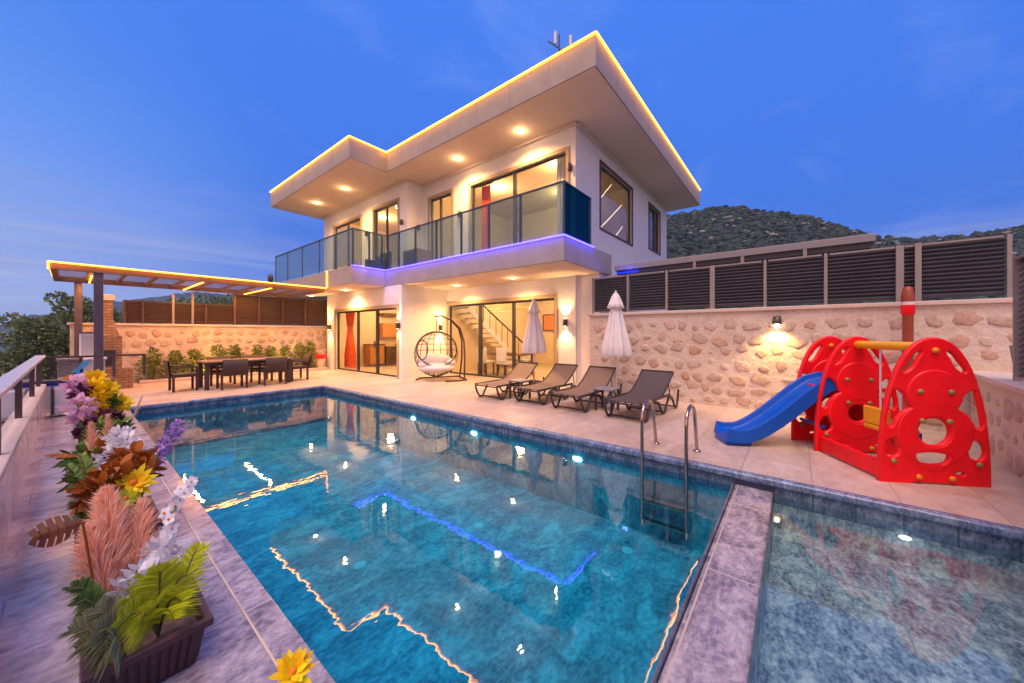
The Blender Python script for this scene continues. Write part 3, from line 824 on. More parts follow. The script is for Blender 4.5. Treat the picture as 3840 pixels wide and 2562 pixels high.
def dining_set_inside():
    t = thing('interior_table', 'wooden dining table inside behind the right ground floor sliding door', 'table', (10.0, 8.2, .02))
    MB().box(-.45, .45, -.9, .9, .70, .75).build('tabletop', M['dark_wood'], t, bevel=.01)
    for a in (-1, 1):
        for b in (-1, 1): MB().box(a * .38 - .035, a * .38 + .035, b * .8 - .035, b * .8 + .035, 0, .70).build('leg', M['dark_wood'], t)
    c = thing('interior_chair', 'pale upholstered chair facing the dining table inside, nearest the umbrella', 'chair', (9.30, 7.75, .02), 0, 'pale dining chairs inside')
    MB().box(-.22, .22, -.22, .22, .42, .50).build('seat', M['curtain_white'], c, bevel=.02)
    MB().box(-.24, -.17, -.22, .22, .50, .98).build('backrest', M['curtain_white'], c, bevel=.03)
    for a in (-1, 1):
        for b in (-1, 1): MB().box(a * .19 - .02, a * .19 + .02, b * .19 - .02, b * .19 + .02, 0, .42).build('leg', M['dark_wood'], c)
    dup(c, (9.30, 8.65, .02), 0, 'pale upholstered chair at the dining table inside, behind the middle of the right sliding door')
    dup(c, (10.75, 8.1, .02), pi, 'pale upholstered chair on the far side of the dining table inside')
dining_set_inside()
def kitchen():
    k = thing('kitchen_cabinet', 'orange wood kitchen wall cabinets above a counter inside the left door', 'cabinet', (9.75, 14.87, .02))
    MB().box(-.75, 1.5, -.3, .3, 0, .88).build('base_cabinet', M['dark_wood'], k, bevel=.01)
    MB().box(-.77, 1.52, -.34, .31, .88, .93).build('counter', M['room_floor'], k)
    for a in range(3): MB().box(-.75 + a * .76, -.01 + a * .76, -.05, .3, 1.3, 1.95).build('door', M['cabinet'], k, bevel=.01)
    MB().box(-.75, 1.5, -.08, .3, 2.3, 2.42).build('shelf', M['dark_wood'], k)
    s = thing('bar_stool', 'dark bar stool before the kitchen counter inside the left door', 'stool', (9.15, 14.0, .02), 0, None)
    MB().lathe([(.17, .62), (.19, .66), (.17, .70)], 16).build('seat', M['dark_wood'], s)
    MB().box(-.17, .17, -.19, -.15, .70, 1.02).build('backrest', M['dark_wood'], s, bevel=.01)
    for a in range(4): MB().tube([(.13 * cos(a * pi / 2 + .8), .13 * sin(a * pi / 2 + .8), .63), (.2 * cos(a * pi / 2 + .8), .2 * sin(a * pi / 2 + .8), 0)], .017).build('leg', M['dark_wood'], s)
    dup(s, (9.75, 13.95, .02), .3, 'second dark bar stool, further right along the kitchen counter')
    b = thing('sideboard', 'low ochre sideboard inside the middle pane of the left door', 'sideboard', (8.6, 14.9, .02))
    MB().box(-.36, .36, -.25, .25, .08, .95).build('body', M['cabinet'], b, bevel=.01)
    for a in (-.18, .18): MB().box(a - .16, a + .16, -.27, -.25, .12, .9).build('door', M['cabinet'], b)
    MB().box(-.39, .39, -.28, .26, .95, .99).build('top', M['dark_wood'], b)
    f = thing('picture_frame', 'dark framed picture on the wall above the staircase inside', 'picture', (14.17, 8.9, 2.0))
    MB().box(-.03, 0, -.5, .5, -.35, .35).build('canvas', M['petal_orange'], f)
    e = MB()
    for a in (-.52, .48): e.box(-.05, 0, a, a + .04, -.39, .39)
    for a in (-.39, .35): e.box(-.048, 0, -.48, .48, a, a + .04)
    e.build('frame', M['frame'], f)
kitchen()
def led_reflection_strings():  # added glowing beads imitate the roof LED reflected in the side window
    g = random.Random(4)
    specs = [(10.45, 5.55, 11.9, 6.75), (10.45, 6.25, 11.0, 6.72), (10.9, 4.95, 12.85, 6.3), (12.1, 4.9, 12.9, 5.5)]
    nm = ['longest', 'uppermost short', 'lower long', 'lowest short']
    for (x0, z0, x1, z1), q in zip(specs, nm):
        t = thing('led_reflection_string', f'{q} slanting string of glowing beads standing for LED reflections in the big side window', 'fairy lights', (x0, YC + .32, z0), 0, 'LED reflection strings in the side window')
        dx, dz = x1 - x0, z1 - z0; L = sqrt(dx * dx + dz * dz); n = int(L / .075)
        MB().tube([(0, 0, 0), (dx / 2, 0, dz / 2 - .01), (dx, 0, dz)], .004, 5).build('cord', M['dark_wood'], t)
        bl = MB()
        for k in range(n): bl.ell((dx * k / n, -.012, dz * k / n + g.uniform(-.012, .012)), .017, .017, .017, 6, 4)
        o = bl.build('bulb', M['reflected'], t); o['kind'] = 'stuff'  # beads of the imitated reflection, no real bulbs
led_reflection_strings()

# wall sconces
def sconce(x, y, z, face, label, lit, group):
    """face: outward direction"""
    t = thing('wall_sconce', label, 'wall lamp', (x, y, z), atan2(face[1], face[0]), group)
    MB().box(0, .02, -.045, .045, -.09, .09).build('back_plate', M['sconce'], t, bevel=.004)
    MB().lathe([(.045, -.10), (.05, -.095), (.05, .095), (.045, .10)], 16, (.085, 0, 0)).build('lamp_body', M['sconce'], t)
    if lit:
        for s in (-1, 1):
            MB().lathe([(.036, s * .101), (.034, s * .106)], 14, (.085, 0, 0), smooth=False).build('lens', M['lamp'], t)
            light('SPOT', (.10, 0, s * .13), 55, (1, .62, .26), t, .03, (.06, 0, s * 2), 95, .8, 'sconce_beam')
    return t
GL, GU = 'lit sconces on the ground floor facade', 'unlit sconces along the balcony wall'
sconce(X1, 15.08, 1.76, (-1, 0), 'lit up and down sconce at the far left end of the villa wall', True, GL)
sconce(X1, 10.16, 1.75, (-1, 0), 'lit up and down sconce on the white pier between the two ground doors', True, GL)
sconce(8.35, YR, 1.70, (0, -1), 'lit up and down sconce on the recess wall behind the egg chair', True, GL)
sconce(X2, 5.02, 1.80, (-1, 0), 'lit up and down sconce on the corner pier behind the umbrella', True, GL)
sconce(X2, 4.87, 6.10, (-1, 0), 'dark sconce by the upper house corner right of the big balcony door', False, GU)
sconce(X2, 9.32, 5.75, (-1, 0), 'dark sconce between the big balcony door and the narrow door', False, GU)
sconce(8.42, YRU, 5.6, (0, -1), 'dark sconce on the upstairs recess wall beside the narrow door', False, GU)
sconce(XU, 11.75, 5.75, (-1, 0), 'dark sconce at the edge of the upstairs left wall by the recess', False, GU)
sconce(XU, 14.3, 5.75, (-1, 0), 'dark sconce between the two left upstairs doors', False, GU)

# roof antenna
an = thing('roof_antenna', 'small antenna frame with two white panels on the roof tip', 'antenna', (7.86, 4.66, ZR))
MB().tube([(-.05, .05, 0), (-.05, .05, 1.15)], .02).build('mast', M['rail_metal'], an)
mb = MB(); mb.tube([(.12, -.16, .45), (-.05, .05, .8), (-.2, .28, 1.0)], .018); mb.tube([(.2, -.22, .95), (-.05, .05, .72), (-.22, .3, .45)], .018)
mb.build('cross_arm', M['rail_metal'], an)
for a, b in ((-.10, .13), (.15, -.17)):
    MB().box(a - .025, a + .025, b - .035, b + .035, .82 if a > 0 else .92, 1.14 if a > 0 else 1.24).build('panel', M['white'], an, bevel=.01)

# balcony things
t = thing('air_conditioner', 'brown boxy outdoor unit behind the balcony glass near the inner corner', 'air conditioner', (7.75, 10.55, ZF))
MB().box(-.32, .32, -.42, .42, .05, .78).build('casing', M['tabletop'], t, bevel=.02)
gr = MB()
for k in range(9): gr.box(-.335, -.32, -.36, .36, .14 + k * .065, .165 + k * .065)
gr.build('grille', M['wicker'], t)
for a in (-.25, .25): MB().box(-.3, .3, a - .04, a + .04, 0, .05).build('foot', M['frame'], t)
t = thing('balcony_armchair', 'black armchair on the balcony behind the short glass step', 'armchair', (7.2, 12.2, ZF), pi)
MB().box(-.32, .32, -.32, .32, .2, .42).build('seat', M['frame'], t, bevel=.03)
MB().box(-.36, -.26, -.34, .34, .42, .92).build('backrest', M['frame'], t, bevel=.03)
for s in (-1, 1):
    MB().box(-.3, .32, s * .36 - .04, s * .36 + .04, .2, .62).build('armrest', M['frame'], t, bevel=.02)
    for q in (-.28, .28): MB().box(q - .03, q + .03, s * .3 - .03, s * .3 + .03, 0, .2).build('leg', M['frame'], t)

# ================================================================== WALLS & FENCES
def stone_wall(label, x0, x1, y0, y1, h, rz=0, loc=(0, 0, 0), cap=.05, face='x', seed=1):
    """mortar core with proud rounded stones on the visible face ('x': the x0 side, 'y': the y0 side, 'Y': the y1 side)"""
    t = thing('stone_wall', label, 'wall', loc, rz, None)
    g = random.Random(seed)
    mb = MB().box(x0, x1, y0, y1, 0, h - .07); nbox = len(mb.f)
    u0, u1 = (y0, y1) if face == 'x' else (x0, x1)
    def P(u, d, z): return (x0 - d, u, z) if face == 'x' else ((u, y0 - d, z) if face == 'y' else (u, y1 + d, z))
    z = .13; row = 0
    while z < h - .14:
        rh = g.uniform(.22, .30)
        u = u0 + g.uniform(-.15, .05)
        while u < u1:
            w = g.uniform(.20, .40)
            cu_, cz = u + w / 2, z + g.uniform(-.06, .06)
            rx, rz_ = w * g.uniform(.38, .50), rh * g.uniform(.36, .50)
            if g.random() < .28: q_ = g.uniform(.45, .75); rx *= q_; rz_ *= q_
            if u0 + rx + .02 < cu_ < u1 - rx - .02:
                n = 11; a0 = g.random() * 6; prj_ = g.uniform(.007, .022); sq = g.uniform(1.8, 3.0); tl = g.uniform(-.5, .5)
                rads = []
                for k in range(n):
                    a = a0 + 2 * pi * k / n; c_, s_ = cos(a), sin(a)
                    q = (abs(c_) ** sq + abs(s_) ** sq) ** (-1 / sq) * g.uniform(.72, 1.12)
                    xx, zz = c_ * q * rx, s_ * q * rz_
                    rads.append((xx * cos(tl) - zz * sin(tl), xx * sin(tl) + zz * cos(tl)))
                vs = [P(cu_ + x, -.002, cz + y) for x, y in rads] + [P(cu_ + x * .9, prj_ * g.uniform(.5, .8), cz + y * .88) for x, y in rads] + [P(cu_ + x * .62, prj_ * g.uniform(.85, 1.1), cz + y * .6) for x, y in rads]
                vs.append(P(cu_, prj_, cz))
                fs = [(k, (k + 1) % n, n + (k + 1) % n, n + k) for k in range(n)] + [(n + k, n + (k + 1) % n, 2 * n + (k + 1) % n, 2 * n + k) for k in range(n)] + [(2 * n + k, 2 * n + (k + 1) % n, 3 * n) for k in range(n)]
                mb.add(vs, fs, True)
            u += w + g.uniform(-.02, .04)
        z += rh + g.uniform(-.01, .02); row += 1
    o = mb.build('masonry', M['mortar'], t); o.data.materials.append(M['rubble'])
    for k, p in enumerate(o.data.polygons):
        if k >= nbox: p.material_index = 1
    MB().box(x0 - cap, x1 + cap, y0 - cap, y1 + cap, h - .07, h).build('capping', M['cap'], t, bevel=.012)
    return t
WX = 8.30
stone_wall('long pale rubble stone wall behind the sun loungers and playset', WX, WX + .45, -2.7, 4.10, 2.0, seed=3)
MB_gap = MB().box(8.76, 9.3, 4.05, YC - .003, 0, ZB - .01).build('wall', M['stucco'], villa)
stone_wall('rubble stone wall behind the dining table, below the brown fence', -.03, 8.2, 15.8, 16.2, 1.80, face='y', seed=4)
RA = atan2(-1.84 + 1.95, 6.14 - 7.41)
lw = stone_wall('low rubble stone wall on the right running towards the camera beside the playset', 0, 6.0, -.0, .4, .95, atan2(.11, -1.27), (8.28, -2.02, 0), face='y', seed=5)
# low wall: local y>0 would face the pool side; flip so that the face lies on the pool side
for ch in lw.children:
    for v in ch.data.vertices: v.co.y = v.co.y - .0

def slat_bay(par, axis, c, u0, u1, z0, z1, n, mat, depth=.05, tilt=.020):
    mb = MB(); dz = (z1 - z0) / n
    for k in range(n):
        za = z0 + k * dz; zb = za + dz * .96; th = dz * .20
        prof = [(depth, za), (0, zb - th), (0, zb), (depth, za + th)]  # leaning blade
        vs = []
        for u in (u0, u1):
            for d, z in prof: vs.append((c + d, u, z) if axis == 'x' else (u, c + d, z))
        mb.add(vs, [(0, 1, 5, 4), (1, 2, 6, 5), (2, 3, 7, 6), (3, 0, 4, 7), (0, 3, 2, 1), (4, 5, 6, 7)])
    return mb.build('slat_panel', mat, par)
fr = thing('slat_fence', 'long dark grey slatted fence on top of the stone wall behind the loungers', 'fence', (0, 0, 0))
fy = [4.06, 3.15, 2.26, 1.35, .45, -.43, -1.33, -2.40]
for i, (a, b) in enumerate(zip(fy[:-1], fy[1:])):
    slat_bay(fr, 'x', WX + .12, b + .03, a - .03, 2.05, 2.88, 13, M['slat'])
for i, y in enumerate(fy):
    w = .045 if i in (3, 6) else .024
    MB().box(WX + .09, WX + .15, y - w, y + w, 2.0, 2.92).build('post', M['post'], fr, bevel=.005)
mb = MB()
for a, b in zip(fy[:-1], fy[1:]): mb.box(WX + .10, WX + .16, b + .051, a - .051, 2.885, 2.915)
mb.build('top_rail', M['post'], fr)
MB().box(WX + .075, WX + .09, -1.56, -1.49, 2.0, 2.93).build('post', M['post'], fr)

ft = thing('slat_fence', 'dark slatted fence standing on the low right wall at the picture edge', 'fence', (8.28, -2.02, 0), atan2(.11, -1.27))
slat_bay(ft, 'y', .16, 1.5, 3.2, 1.0, 2.34, 20, M['slat'], depth=-.05)
slat_bay(ft, 'y', .16, 3.28, 5.2, 1.0, 2.34, 20, M['slat'], depth=-.05)
for u in (1.47, 3.24, 5.24): MB().box(u - .03, u + .03, .08, .20, .95, 2.38).build('post', M['post'], ft)
MB().box(1.5, 5.2, .085, .195, 2.342, 2.375).build('top_rail', M['post'], ft)
MB().bar((1.44, .12, .96), (1.2, .12, 1.35), .03, .03).build('brace', M['frame'], ft)

fl = thing('slat_fence', 'brown slatted fence on the stone wall behind the dining table', 'fence', (0, 0, 0))
fx = [1.01, 1.40, 2.09, 2.57, 2.92, 3.72]
for a, b in zip(fx[:-1], fx[1:]): slat_bay(fl, 'y', 15.95, a + .03, b - .03, 1.84, 2.48, 8, M['slat_brown'])
for i, x in enumerate(fx[:-1]):
    MB().box(x - .03, x + .03, 15.91, 15.99, 1.8, 2.52 if i not in (2, 3) else (2.78 if i == 2 else 2.9)).build('post', M['post'] if i in (2, 3) else M['slat_brown'], fl)
fx2 = [3.72, 4.47, 5.27, 6.1, 6.95, 7.8]
for a, b in zip(fx2[:-1], fx2[1:]): slat_bay(fl, 'y', 15.95, a + .03, b - .03, 1.84, 2.92, 13, M['slat_brown'])
for x in fx2: MB().box(x - .035, x + .035, 15.91, 15.99, 1.8, 2.96).build('post', M['slat_brown'], fl)
MB().box(1.0, 3.685, 15.92, 16.0, 2.485, 2.515).build('top_rail', M['slat_brown'], fl)

# carport canopy behind the right fence
cp = thing('carport_canopy', 'flat grey canopy roof with dark underside behind the right slatted fence', 'canopy', (0, 0, 0))
MB().box(8.72, 13.5, -1.10, 3.62, 3.10, 3.24).build('roof_sheet', M['canopy'], cp, bevel=.01)
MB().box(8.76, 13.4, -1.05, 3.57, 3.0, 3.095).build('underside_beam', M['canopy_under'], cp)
for y in (-1.0, .6, 1.5, 3.4):
    MB().box(8.9, 9.0, y - .05, y + .05, 0, 3.0).build('post', M['post'], cp)
for y in (-.15, .85, 1.75): MB().box(8.70, 8.755, y - .03, y + .03, 2.96, 3.095).build('bracket', M['post'], cp)
light('POINT', (8.55, 3.25, 2.99), 5, (.03, .06, 1.0), cp, .05, name='led_glow')  # added blue light imitating LED blue reflected under the canopy
MB().box(8.745, 8.757, 3.0, 3.55, 3.02, 3.05).build('led_strip', M['canopy_glow'], cp)  # added glowing strip, stands in for reflected LED blue on the underside

# wall lamp on the stone wall
wl = thing('wall_lamp', 'lit downward lamp fixed near the top of the stone wall left of the playset', 'wall lamp', (WX, .26, 1.70))
MB().box(-.03, 0, -.06, .06, -.02, .12).build('bracket', M['sconce'], wl, bevel=.006)
MB().lathe([(.03, .10), (.07, .06), (.075, -.02), (.07, -.03)], 16, (-.10, 0, 0)).build('shade', M['sconce'], wl)
MB().ell((-.10, 0, -.06), .045, .045, .05, 14, 10).build('bulb', M['lamp'], wl)
light('SPOT', (-.13, 0, -.10), 120, (1, .55, .16), wl, .04, (-.02, 0, -1.5), 130, .8, 'wall_lamp_beam')

# red-brown column
shc = thing('shower_column', 'red brown shower column with a white band against the stone wall', 'shower column', (8.0, -1.35, 0))
MB().lathe([(.06, 0), (.06, 1.78)], 14).build('pipe', M['rust'], shc)
MB().lathe([(.065, 1.78), (.078, 1.80), (.078, 1.93)], 14).build('collar', M['red'], shc)
MB().lathe([(.075, 1.932), (.075, 1.98)], 14).build('white_band', M['white'], shc)
MB().lathe([(.075, 1.982), (.075, 2.08), (.06, 2.12), (.055, 2.2), (.02, 2.215)], 14).build('cap', M['rust'], shc)
MB().lathe([(.12, 0), (.12, .015), (.07, .02)], 16).build('base_plate', M['steel'], shc)

# tree crowns
def crown(mb, c, r, n, size, seed, flat=.8):
    g = random.Random(seed)
    for k in range(n):
        while True:
            p = Vector((g.uniform(-1, 1), g.uniform(-1, 1), g.uniform(-1, 1)))
            if .25 < p.length < 1: break
        q = Vector(c) + Vector((p.x * r, p.y * r, p.z * r * flat))
        d = (p + Vector((g.uniform(-.6, .6), g.uniform(-.6, .6), g.uniform(-.3, .8)))).normalized()
        mb.leaf(q, d, size * g.uniform(.6, 1.4), size * .55, None, .1, 1)
def tree(name, label, base, trunk_h, blobs, leaf, n, mat, seed, tr=.16):
    g = random.Random(seed)
    t = thing(name, label, 'tree', base)
    mb = MB(); mb.tube([(0, 0, 0), (.1, .05, trunk_h * .5), (0, .1, trunk_h)], [tr, tr * .8, tr * .5])
    cb = MB()
    for i, (x, y, z, r) in enumerate(blobs):
        a = (0, .05, min(trunk_h * .95, max(trunk_h * .45, z - r * 1.2)))
        mb.tube([a, (x * .5, y * .5, (a[2] + z) / 2 + .1), (x, y, z)], [tr * .4, tr * .25, tr * .1], 6)
        crown(cb, (x, y, z), r, int(n * r * r), leaf, seed + i)
    mb.build('trunk', M['bark'], t); cb.build('crown', mat, t)
    return t
blobs = [(0, 0, 6.6, .95), (-.85, .3, 6.15, .75), (.8, -.3, 6.35, .85), (-1.45, .4, 6.95, .30), (-1.0, 0, 6.75, .42), (-.1, 0, 7.45, .40), (-.45, .2, 7.85, .24), (.15, .2, 7.7, .3), (.65, 0, 7.3, .5), (1.2, 0, 6.9, .6), (-1.75, .2, 6.35, .2), (-1.15, .3, 5.4, .7), (.3, 0, 5.4, 1.1), (-.5, 0, 4.9, .8), (-1.7, .5, 5.5, .38), (1.5, -.2, 6.0, .75), (1.4, 0, 5.0, .9), (1.7, -.4, 6.6, .5), (-1.2, .2, 4.3, .7), (.2, 0, 4.1, 1.0)]
blobs = [(x * .92, y, z - .72, r) for x, y, z, r in blobs]
tree('pine_tree', 'bushy green tree beyond the terrace left of the pergola', (.05, 21.5, -4.3), 5.9, blobs, .125, 2300, M['pine'], 21)
tree('pine_tree', 'dark tree behind the brick chimney under the pergola', (1.0, 22.5, -4.3), 5.5, [(0, 0, 5.9, 1.0), (.9, 0, 5.5, .8), (-.6, 0, 5.4, .8), (1.6, .5, 5.7, .5)], .13, 1300, M['pine'], 31)
tree('leafy_tree', 'dark leafy tree beyond the brown fence between the tall fence posts', (4.3, 30, -4.3), 6, [(0, 0, 7.0, 1.2), (1.4, 0, 7.3, 1.2), (-1.3, 0, 6.9, 1.0), (2.6, 0, 7.5, 1.1)], .17, 900, M['pine'], 41)
tree('leafy_tree', 'small green tree top poking above the right slatted fence', (17.3, -3.3, -2), 4.6, [(0, 0, 5.55, .5), (.25, .35, 5.4, .4), (-.2, -.45, 5.3, .45)], .16, 900, M['green'], 51)
# garden lamp by the balcony end
gl = thing('garden_lamp', 'small dark lamp head on a thin stem beside the balcony left end', 'lamp', (5.75, 18.9, 2.6))
MB().tube([(0, 0, 0), (0, 0, 1.2)], .02).build('stem', M['frame'], gl)
MB().ell((0, 0, 1.42), .12, .12, .22, 12, 8).build('head', M['frame'], gl)

# ================================================================== LEFT PARAPET & RAILING
pw = thing('parapet_wall', 'low pinkish stone parapet along the left walkway', 'wall', (0, 0, 0))
MB().box(-.42, -.30, -4, 10.6, -.03, .53).build('masonry', M['path'], pw)
MB().box(-.435, -.285, -4, 10.615, .53, .58).build('capping', M['cap'], pw, bevel=.01)
rl = thing('terrace_railing', 'metal railing with pale top rail on the left parapet', 'railing', (0, 0, 0))
MB().box(-.42, -.30, -3.5, 10.95, 1.05, 1.09).build('top_rail', M['canopy_pale'], rl, bevel=.008)
for y in (-2.2, -.4, 1.4, 3.1, 4.70, 6.57, 8.64, 10.2, 10.9):
    MB().box(-.385, -.335, y - .025, y + .025, .58 if y < 10.6 else -.03, 1.05).build('post', M['slat_brown'], rl)
for a, b in zip((4.70, 6.57, 8.64), (6.57, 8.64, 10.2)):
    MB().box(-.364, -.358, a + .04, b - .04, .63, 1.03).build('glass_panel', M['glass'], rl)
r2 = thing('terrace_railing', 'dark mesh railing across the end of the walkway in front of the trees', 'railing', (0, 0, 0))
MB().box(-.29, 1.0, 10.93, 10.97, 1.02, 1.06).build('top_rail', M['slat_brown'], r2)
for x in (.12, .55, .98): MB().box(x - .02, x + .02, 10.93, 10.97, .6, 1.02).build('post', M['slat_brown'], r2)
mb = MB()
for k in range(30): mb.box(-.28 + k * .0133, -.272 + k * .0133, 10.945, 10.955, .66, 1.02)
for k in range(14): mb.box(-.29, .12, 10.957, 10.962, .66 + k * .026, .668 + k * .026)
mb.build('mesh_panel', M['wicker'], r2)
wb = thing('low_wall', 'low white end wall with a blue tile band at the end of the walkway', 'wall', (0, 0, 0))
MB().box(-1.3, .14, 11.0, 11.25, 0, .50).build('masonry', M['white'], wb)
MB().box(-1.3, .14, 10.995, 11.255, .50, .56).build('blue_band', M['blue_band'], wb)
MB().box(-1.31, .15, 10.985, 11.265, .56, .60).build('capping', M['perg_post'], wb)
bx = thing('planter_box', 'white box planter with a dark side at the end of the walkway', 'planter', (.0, 10.75, 0))
MB().box(-.20, .12, -.14, .16, 0, .48).build('box', M['white'], bx, bevel=.01)
MB().box(-.24, -.205, -.15, .17, 0, .50).build('side_panel', M['perg_post'], bx)

# ================================================================== PERGOLA
PGX0, PGX1, PGY0, PGY1, PGZ = -.30, 5.50, 12.75, 15.75, 3.06
pg = thing('pergola', 'wooden slatted pergola with glowing edges over the dining table', 'pergola', (0, 0, 0))
mb = MB()
mb.box(PGX0, PGX1, PGY0, PGY0 + .10, PGZ - .14, PGZ); mb.box(PGX0, PGX1, PGY1 - .10, PGY1, PGZ - .14, PGZ)
mb.box(PGX0, PGX0 + .10, PGY0 + .10, PGY1 - .10, PGZ - .139, PGZ - .001); mb.box(PGX1 - .10, PGX1, PGY0 + .10, PGY1 - .10, PGZ - .139, PGZ - .001)
mb.build('frame_beam', M['wood'], pg, bevel=.006)
for k in range(1, 10):
    x = PGX0 + (PGX1 - PGX0) * k / 10
    MB().box(x - .035, x + .035, PGY0 + .10, PGY1 - .10, PGZ - .08, PGZ - .02).build('rafter', M['wood'], pg)
for k in range(12):
    y = PGY0 + .24 + k * (PGY1 - PGY0 - .48) / 11
    MB().box(PGX0 + .1, PGX1 - .1, y - .022, y + .022, PGZ - .014, PGZ - .004).build('slat', M['wood'], pg)
for x, y in ((.40, 12.85), (.12, 15.6)):
    p = MB().box(x - .075, x + .075, y - .075, y + .075, 0, PGZ - .14).build('post', M['perg_post'], pg, bevel=.006)
MB().box(.40 - .12, .40 + .12, 12.85 - .12, 12.85 + .12, 0, .55).build('post_base', M['perg_post'], pg, bevel=.01)
s_ = MB(); e_ = .018
for a, b in (((PGX0 - e_, PGY0 - e_), (PGX1 + .06, PGY0 - e_)), ((PGX0 - e_, PGY0 - e_), (PGX0 - e_, PGY1))):
    s_.bar((*a, PGZ + .012), (*b, PGZ + .008), .03, .028)
s_.build('led_strip', M['led_warm'], pg)
MB().bar((PGX0 - e_, PGY0 - e_, PGZ - .02), (PGX0 - e_, PGY0 - e_, PGZ - .15), .03, .03).build('led_strip', M['led_warm'], pg)
MB().box(PGX1 + .05, PGX1 + .08, PGY0 - .035, PGY0 - .005, PGZ + .03, PGZ + .60).build('led_strip', M['led_warm'], pg)
MB().box(3.93, 3.96, PGY0 + .12, PGY1 - .12, PGZ - .15, PGZ - .125).build('led_strip', M['led_warm'], pg)
MB().box(.30, .33, 13.6, 15.5, PGZ - .15, PGZ - .125).build('led_strip', M['led_warm'], pg)
for x_, a_, b_, e_2 in ((3.945, PGY0 + .12, PGY1 - .12, 75), (.315, 13.6, 15.5, 40), (2.3, PGY0 + .12, PGY1 - .12, 65)):
    strip_light((x_, a_, PGZ - .155), (x_, b_, PGZ - .155), (1, .38, .07), e_2, pg)
MB().box(2.285, 2.315, PGY0 + .12, PGY1 - .12, PGZ - .15, PGZ - .125).build('led_strip', M['led_warm'], pg)

strip_light((PGX0, PGY0 - .05, PGZ + .01), (PGX1, PGY0 - .05, PGZ + .01), WL, 18, pg, (0, -.5, -1), .06)

# barbecue
bq = thing('brick_barbecue', 'stepped brick barbecue with a tall chimney at the terrace corner', 'barbecue', (.58, 14.3, 0))
MB().box(-.50, .48, -.1, .55, 0, .52).build('base', M['brick'], bq)
MB().box(-.30, .28, -.07, .52, .52, 1.42).build('firebox', M['brick'], bq)
mb = MB(); mb.lathe([(.33, 1.42), (.20, 1.85)], 4, (0, .22, 0), smooth=False)
for i in range(len(mb.v)):
    x, y, z = mb.v[i]; x, y = x * cos(pi / 4) - (y - .22) * sin(pi / 4), x * sin(pi / 4) + (y - .22) * cos(pi / 4); mb.v[i] = (x, y + .22, z)
mb.build('hood', M['brick'], bq)
MB().box(-.125, .125, .09, .34, 1.85, 2.38).build('chimney', M['brick'], bq)
MB().box(-.16, .16, .06, .37, 2.38, 2.54).build('chimney_cap', M['cap'], bq, bevel=.01)
MB().box(-.18, .16, -.074, -.06, .62, 1.05).build('fire_opening', M['frame'], bq)
ck = thing('outdoor_counter', 'grey rendered counter block below the white louvred cabinet', 'counter', (.10, 13.5, 0))
MB().box(-.30, .42, -.25, .35, 0, .86).build('block', M['grey_block'], ck, bevel=.01)
MB().box(-.33, .45, -.28, .38, .86, .90).build('worktop', M['white'], ck)
cb = thing('louvred_cabinet', 'white louvred cabinet standing on the grey counter by the pergola post', 'cabinet', (.29, 13.6, .90))
MB().box(-.17, .17, 0, .25, 0, .60).build('body', M['white'], cb, bevel=.01)
mb = MB()
for k in range(5): mb.box(-.14 + k * .06, -.105 + k * .06, -.015, -.001, .06, .54)
mb.build('louvre', M['grey_block'], cb)
MB().box(-.19, .19, -.03, .27, .60, .63).build('top', M['perg_post'], cb)

# planting bed, kerb and shrubs
bedk = thing('planting_bed', 'narrow soil bed with a stone kerb along the wall behind the dining table', 'planting bed', (0, 0, 0))
MB().box(1.25, 6.6, 15.05, 15.15, 0, .10).build('kerb', M['cap'], bedk, bevel=.01)
MB().box(1.25, 6.6, 15.15, 15.79, .0, .07).build('soil', M['soil'], bedk)
bushes = [(1.56, .9, .34, 'dark round shrub at the left end of the bed beside the barbecue'), (2.1, .85, .25, 'second shrub from the barbecue, behind the head chair'), (2.54, .9, .22, 'slim shrub rising behind the left end of the dining table'),
          (3.2, 1.0, .3, 'shrub standing left of the middle of the dining table'), (3.69, 1.05, .26, 'bright shrub behind the middle of the dining table'), (4.27, 1.0, .24, 'slender shrub behind the right half of the dining table'),
          (4.75, .95, .25, 'shrub behind the right end of the dining table'), (5.12, .95, .24, 'shrub just right of the dining table end'), (5.75, 1.0, .28, 'dense dark shrub, second from the red rimmed pot'), (6.15, 1.08, .28, 'dense tall shrub next to the red rimmed pot')]
for i, (x, h, r, lb) in enumerate(bushes):
    t = thing('shrub', lb, 'shrub', (x, 15.42, .07), 0, 'shrubs along the back stone wall')
    mb = MB(); g = random.Random(60 + i)
    for k in range(3): crown(mb, (g.uniform(-.08, .08), g.uniform(-.05, .05), h * (.28 + .27 * k)), r * (1.05 - .25 * k), int(230 * (1 - .2 * k)), .085, 70 + i * 7 + k, 1.2)
    mb.build('foliage', M['shrub'], t)
    sb = MB()
    for k in range(3): sb.tube([(0, 0, 0), (g.uniform(-.1, .1), g.uniform(-.1, .1), h * .7)], [.015, .006], 5)
    sb.build('stem', M['bark'], t)
pt = thing('flower_pot', 'cream pot with a red rim by the villa corner', 'pot', (6.42, 15.25, 0))
MB().lathe([(.13, 0), (.17, .3), (.18, .46)], 20).build('pot_body', M['pot'], pt)
MB().lathe([(.19, .46), (.21, .48), (.21, .62), (.17, .64)], 20).build('rim', M['red'], pt)
# small bed spot
light('SPOT', (2.8, 15.0, .2), 60, (1, .55, .15), bedk, .05, (2.8, 15.8, 1.2), 130, .8, 'bed_uplight')
light('SPOT', (5.0, 15.0, .2), 60, (1, .55, .15), bedk, .05, (5.0, 15.8, 1.2), 130, .8, 'bed_uplight')

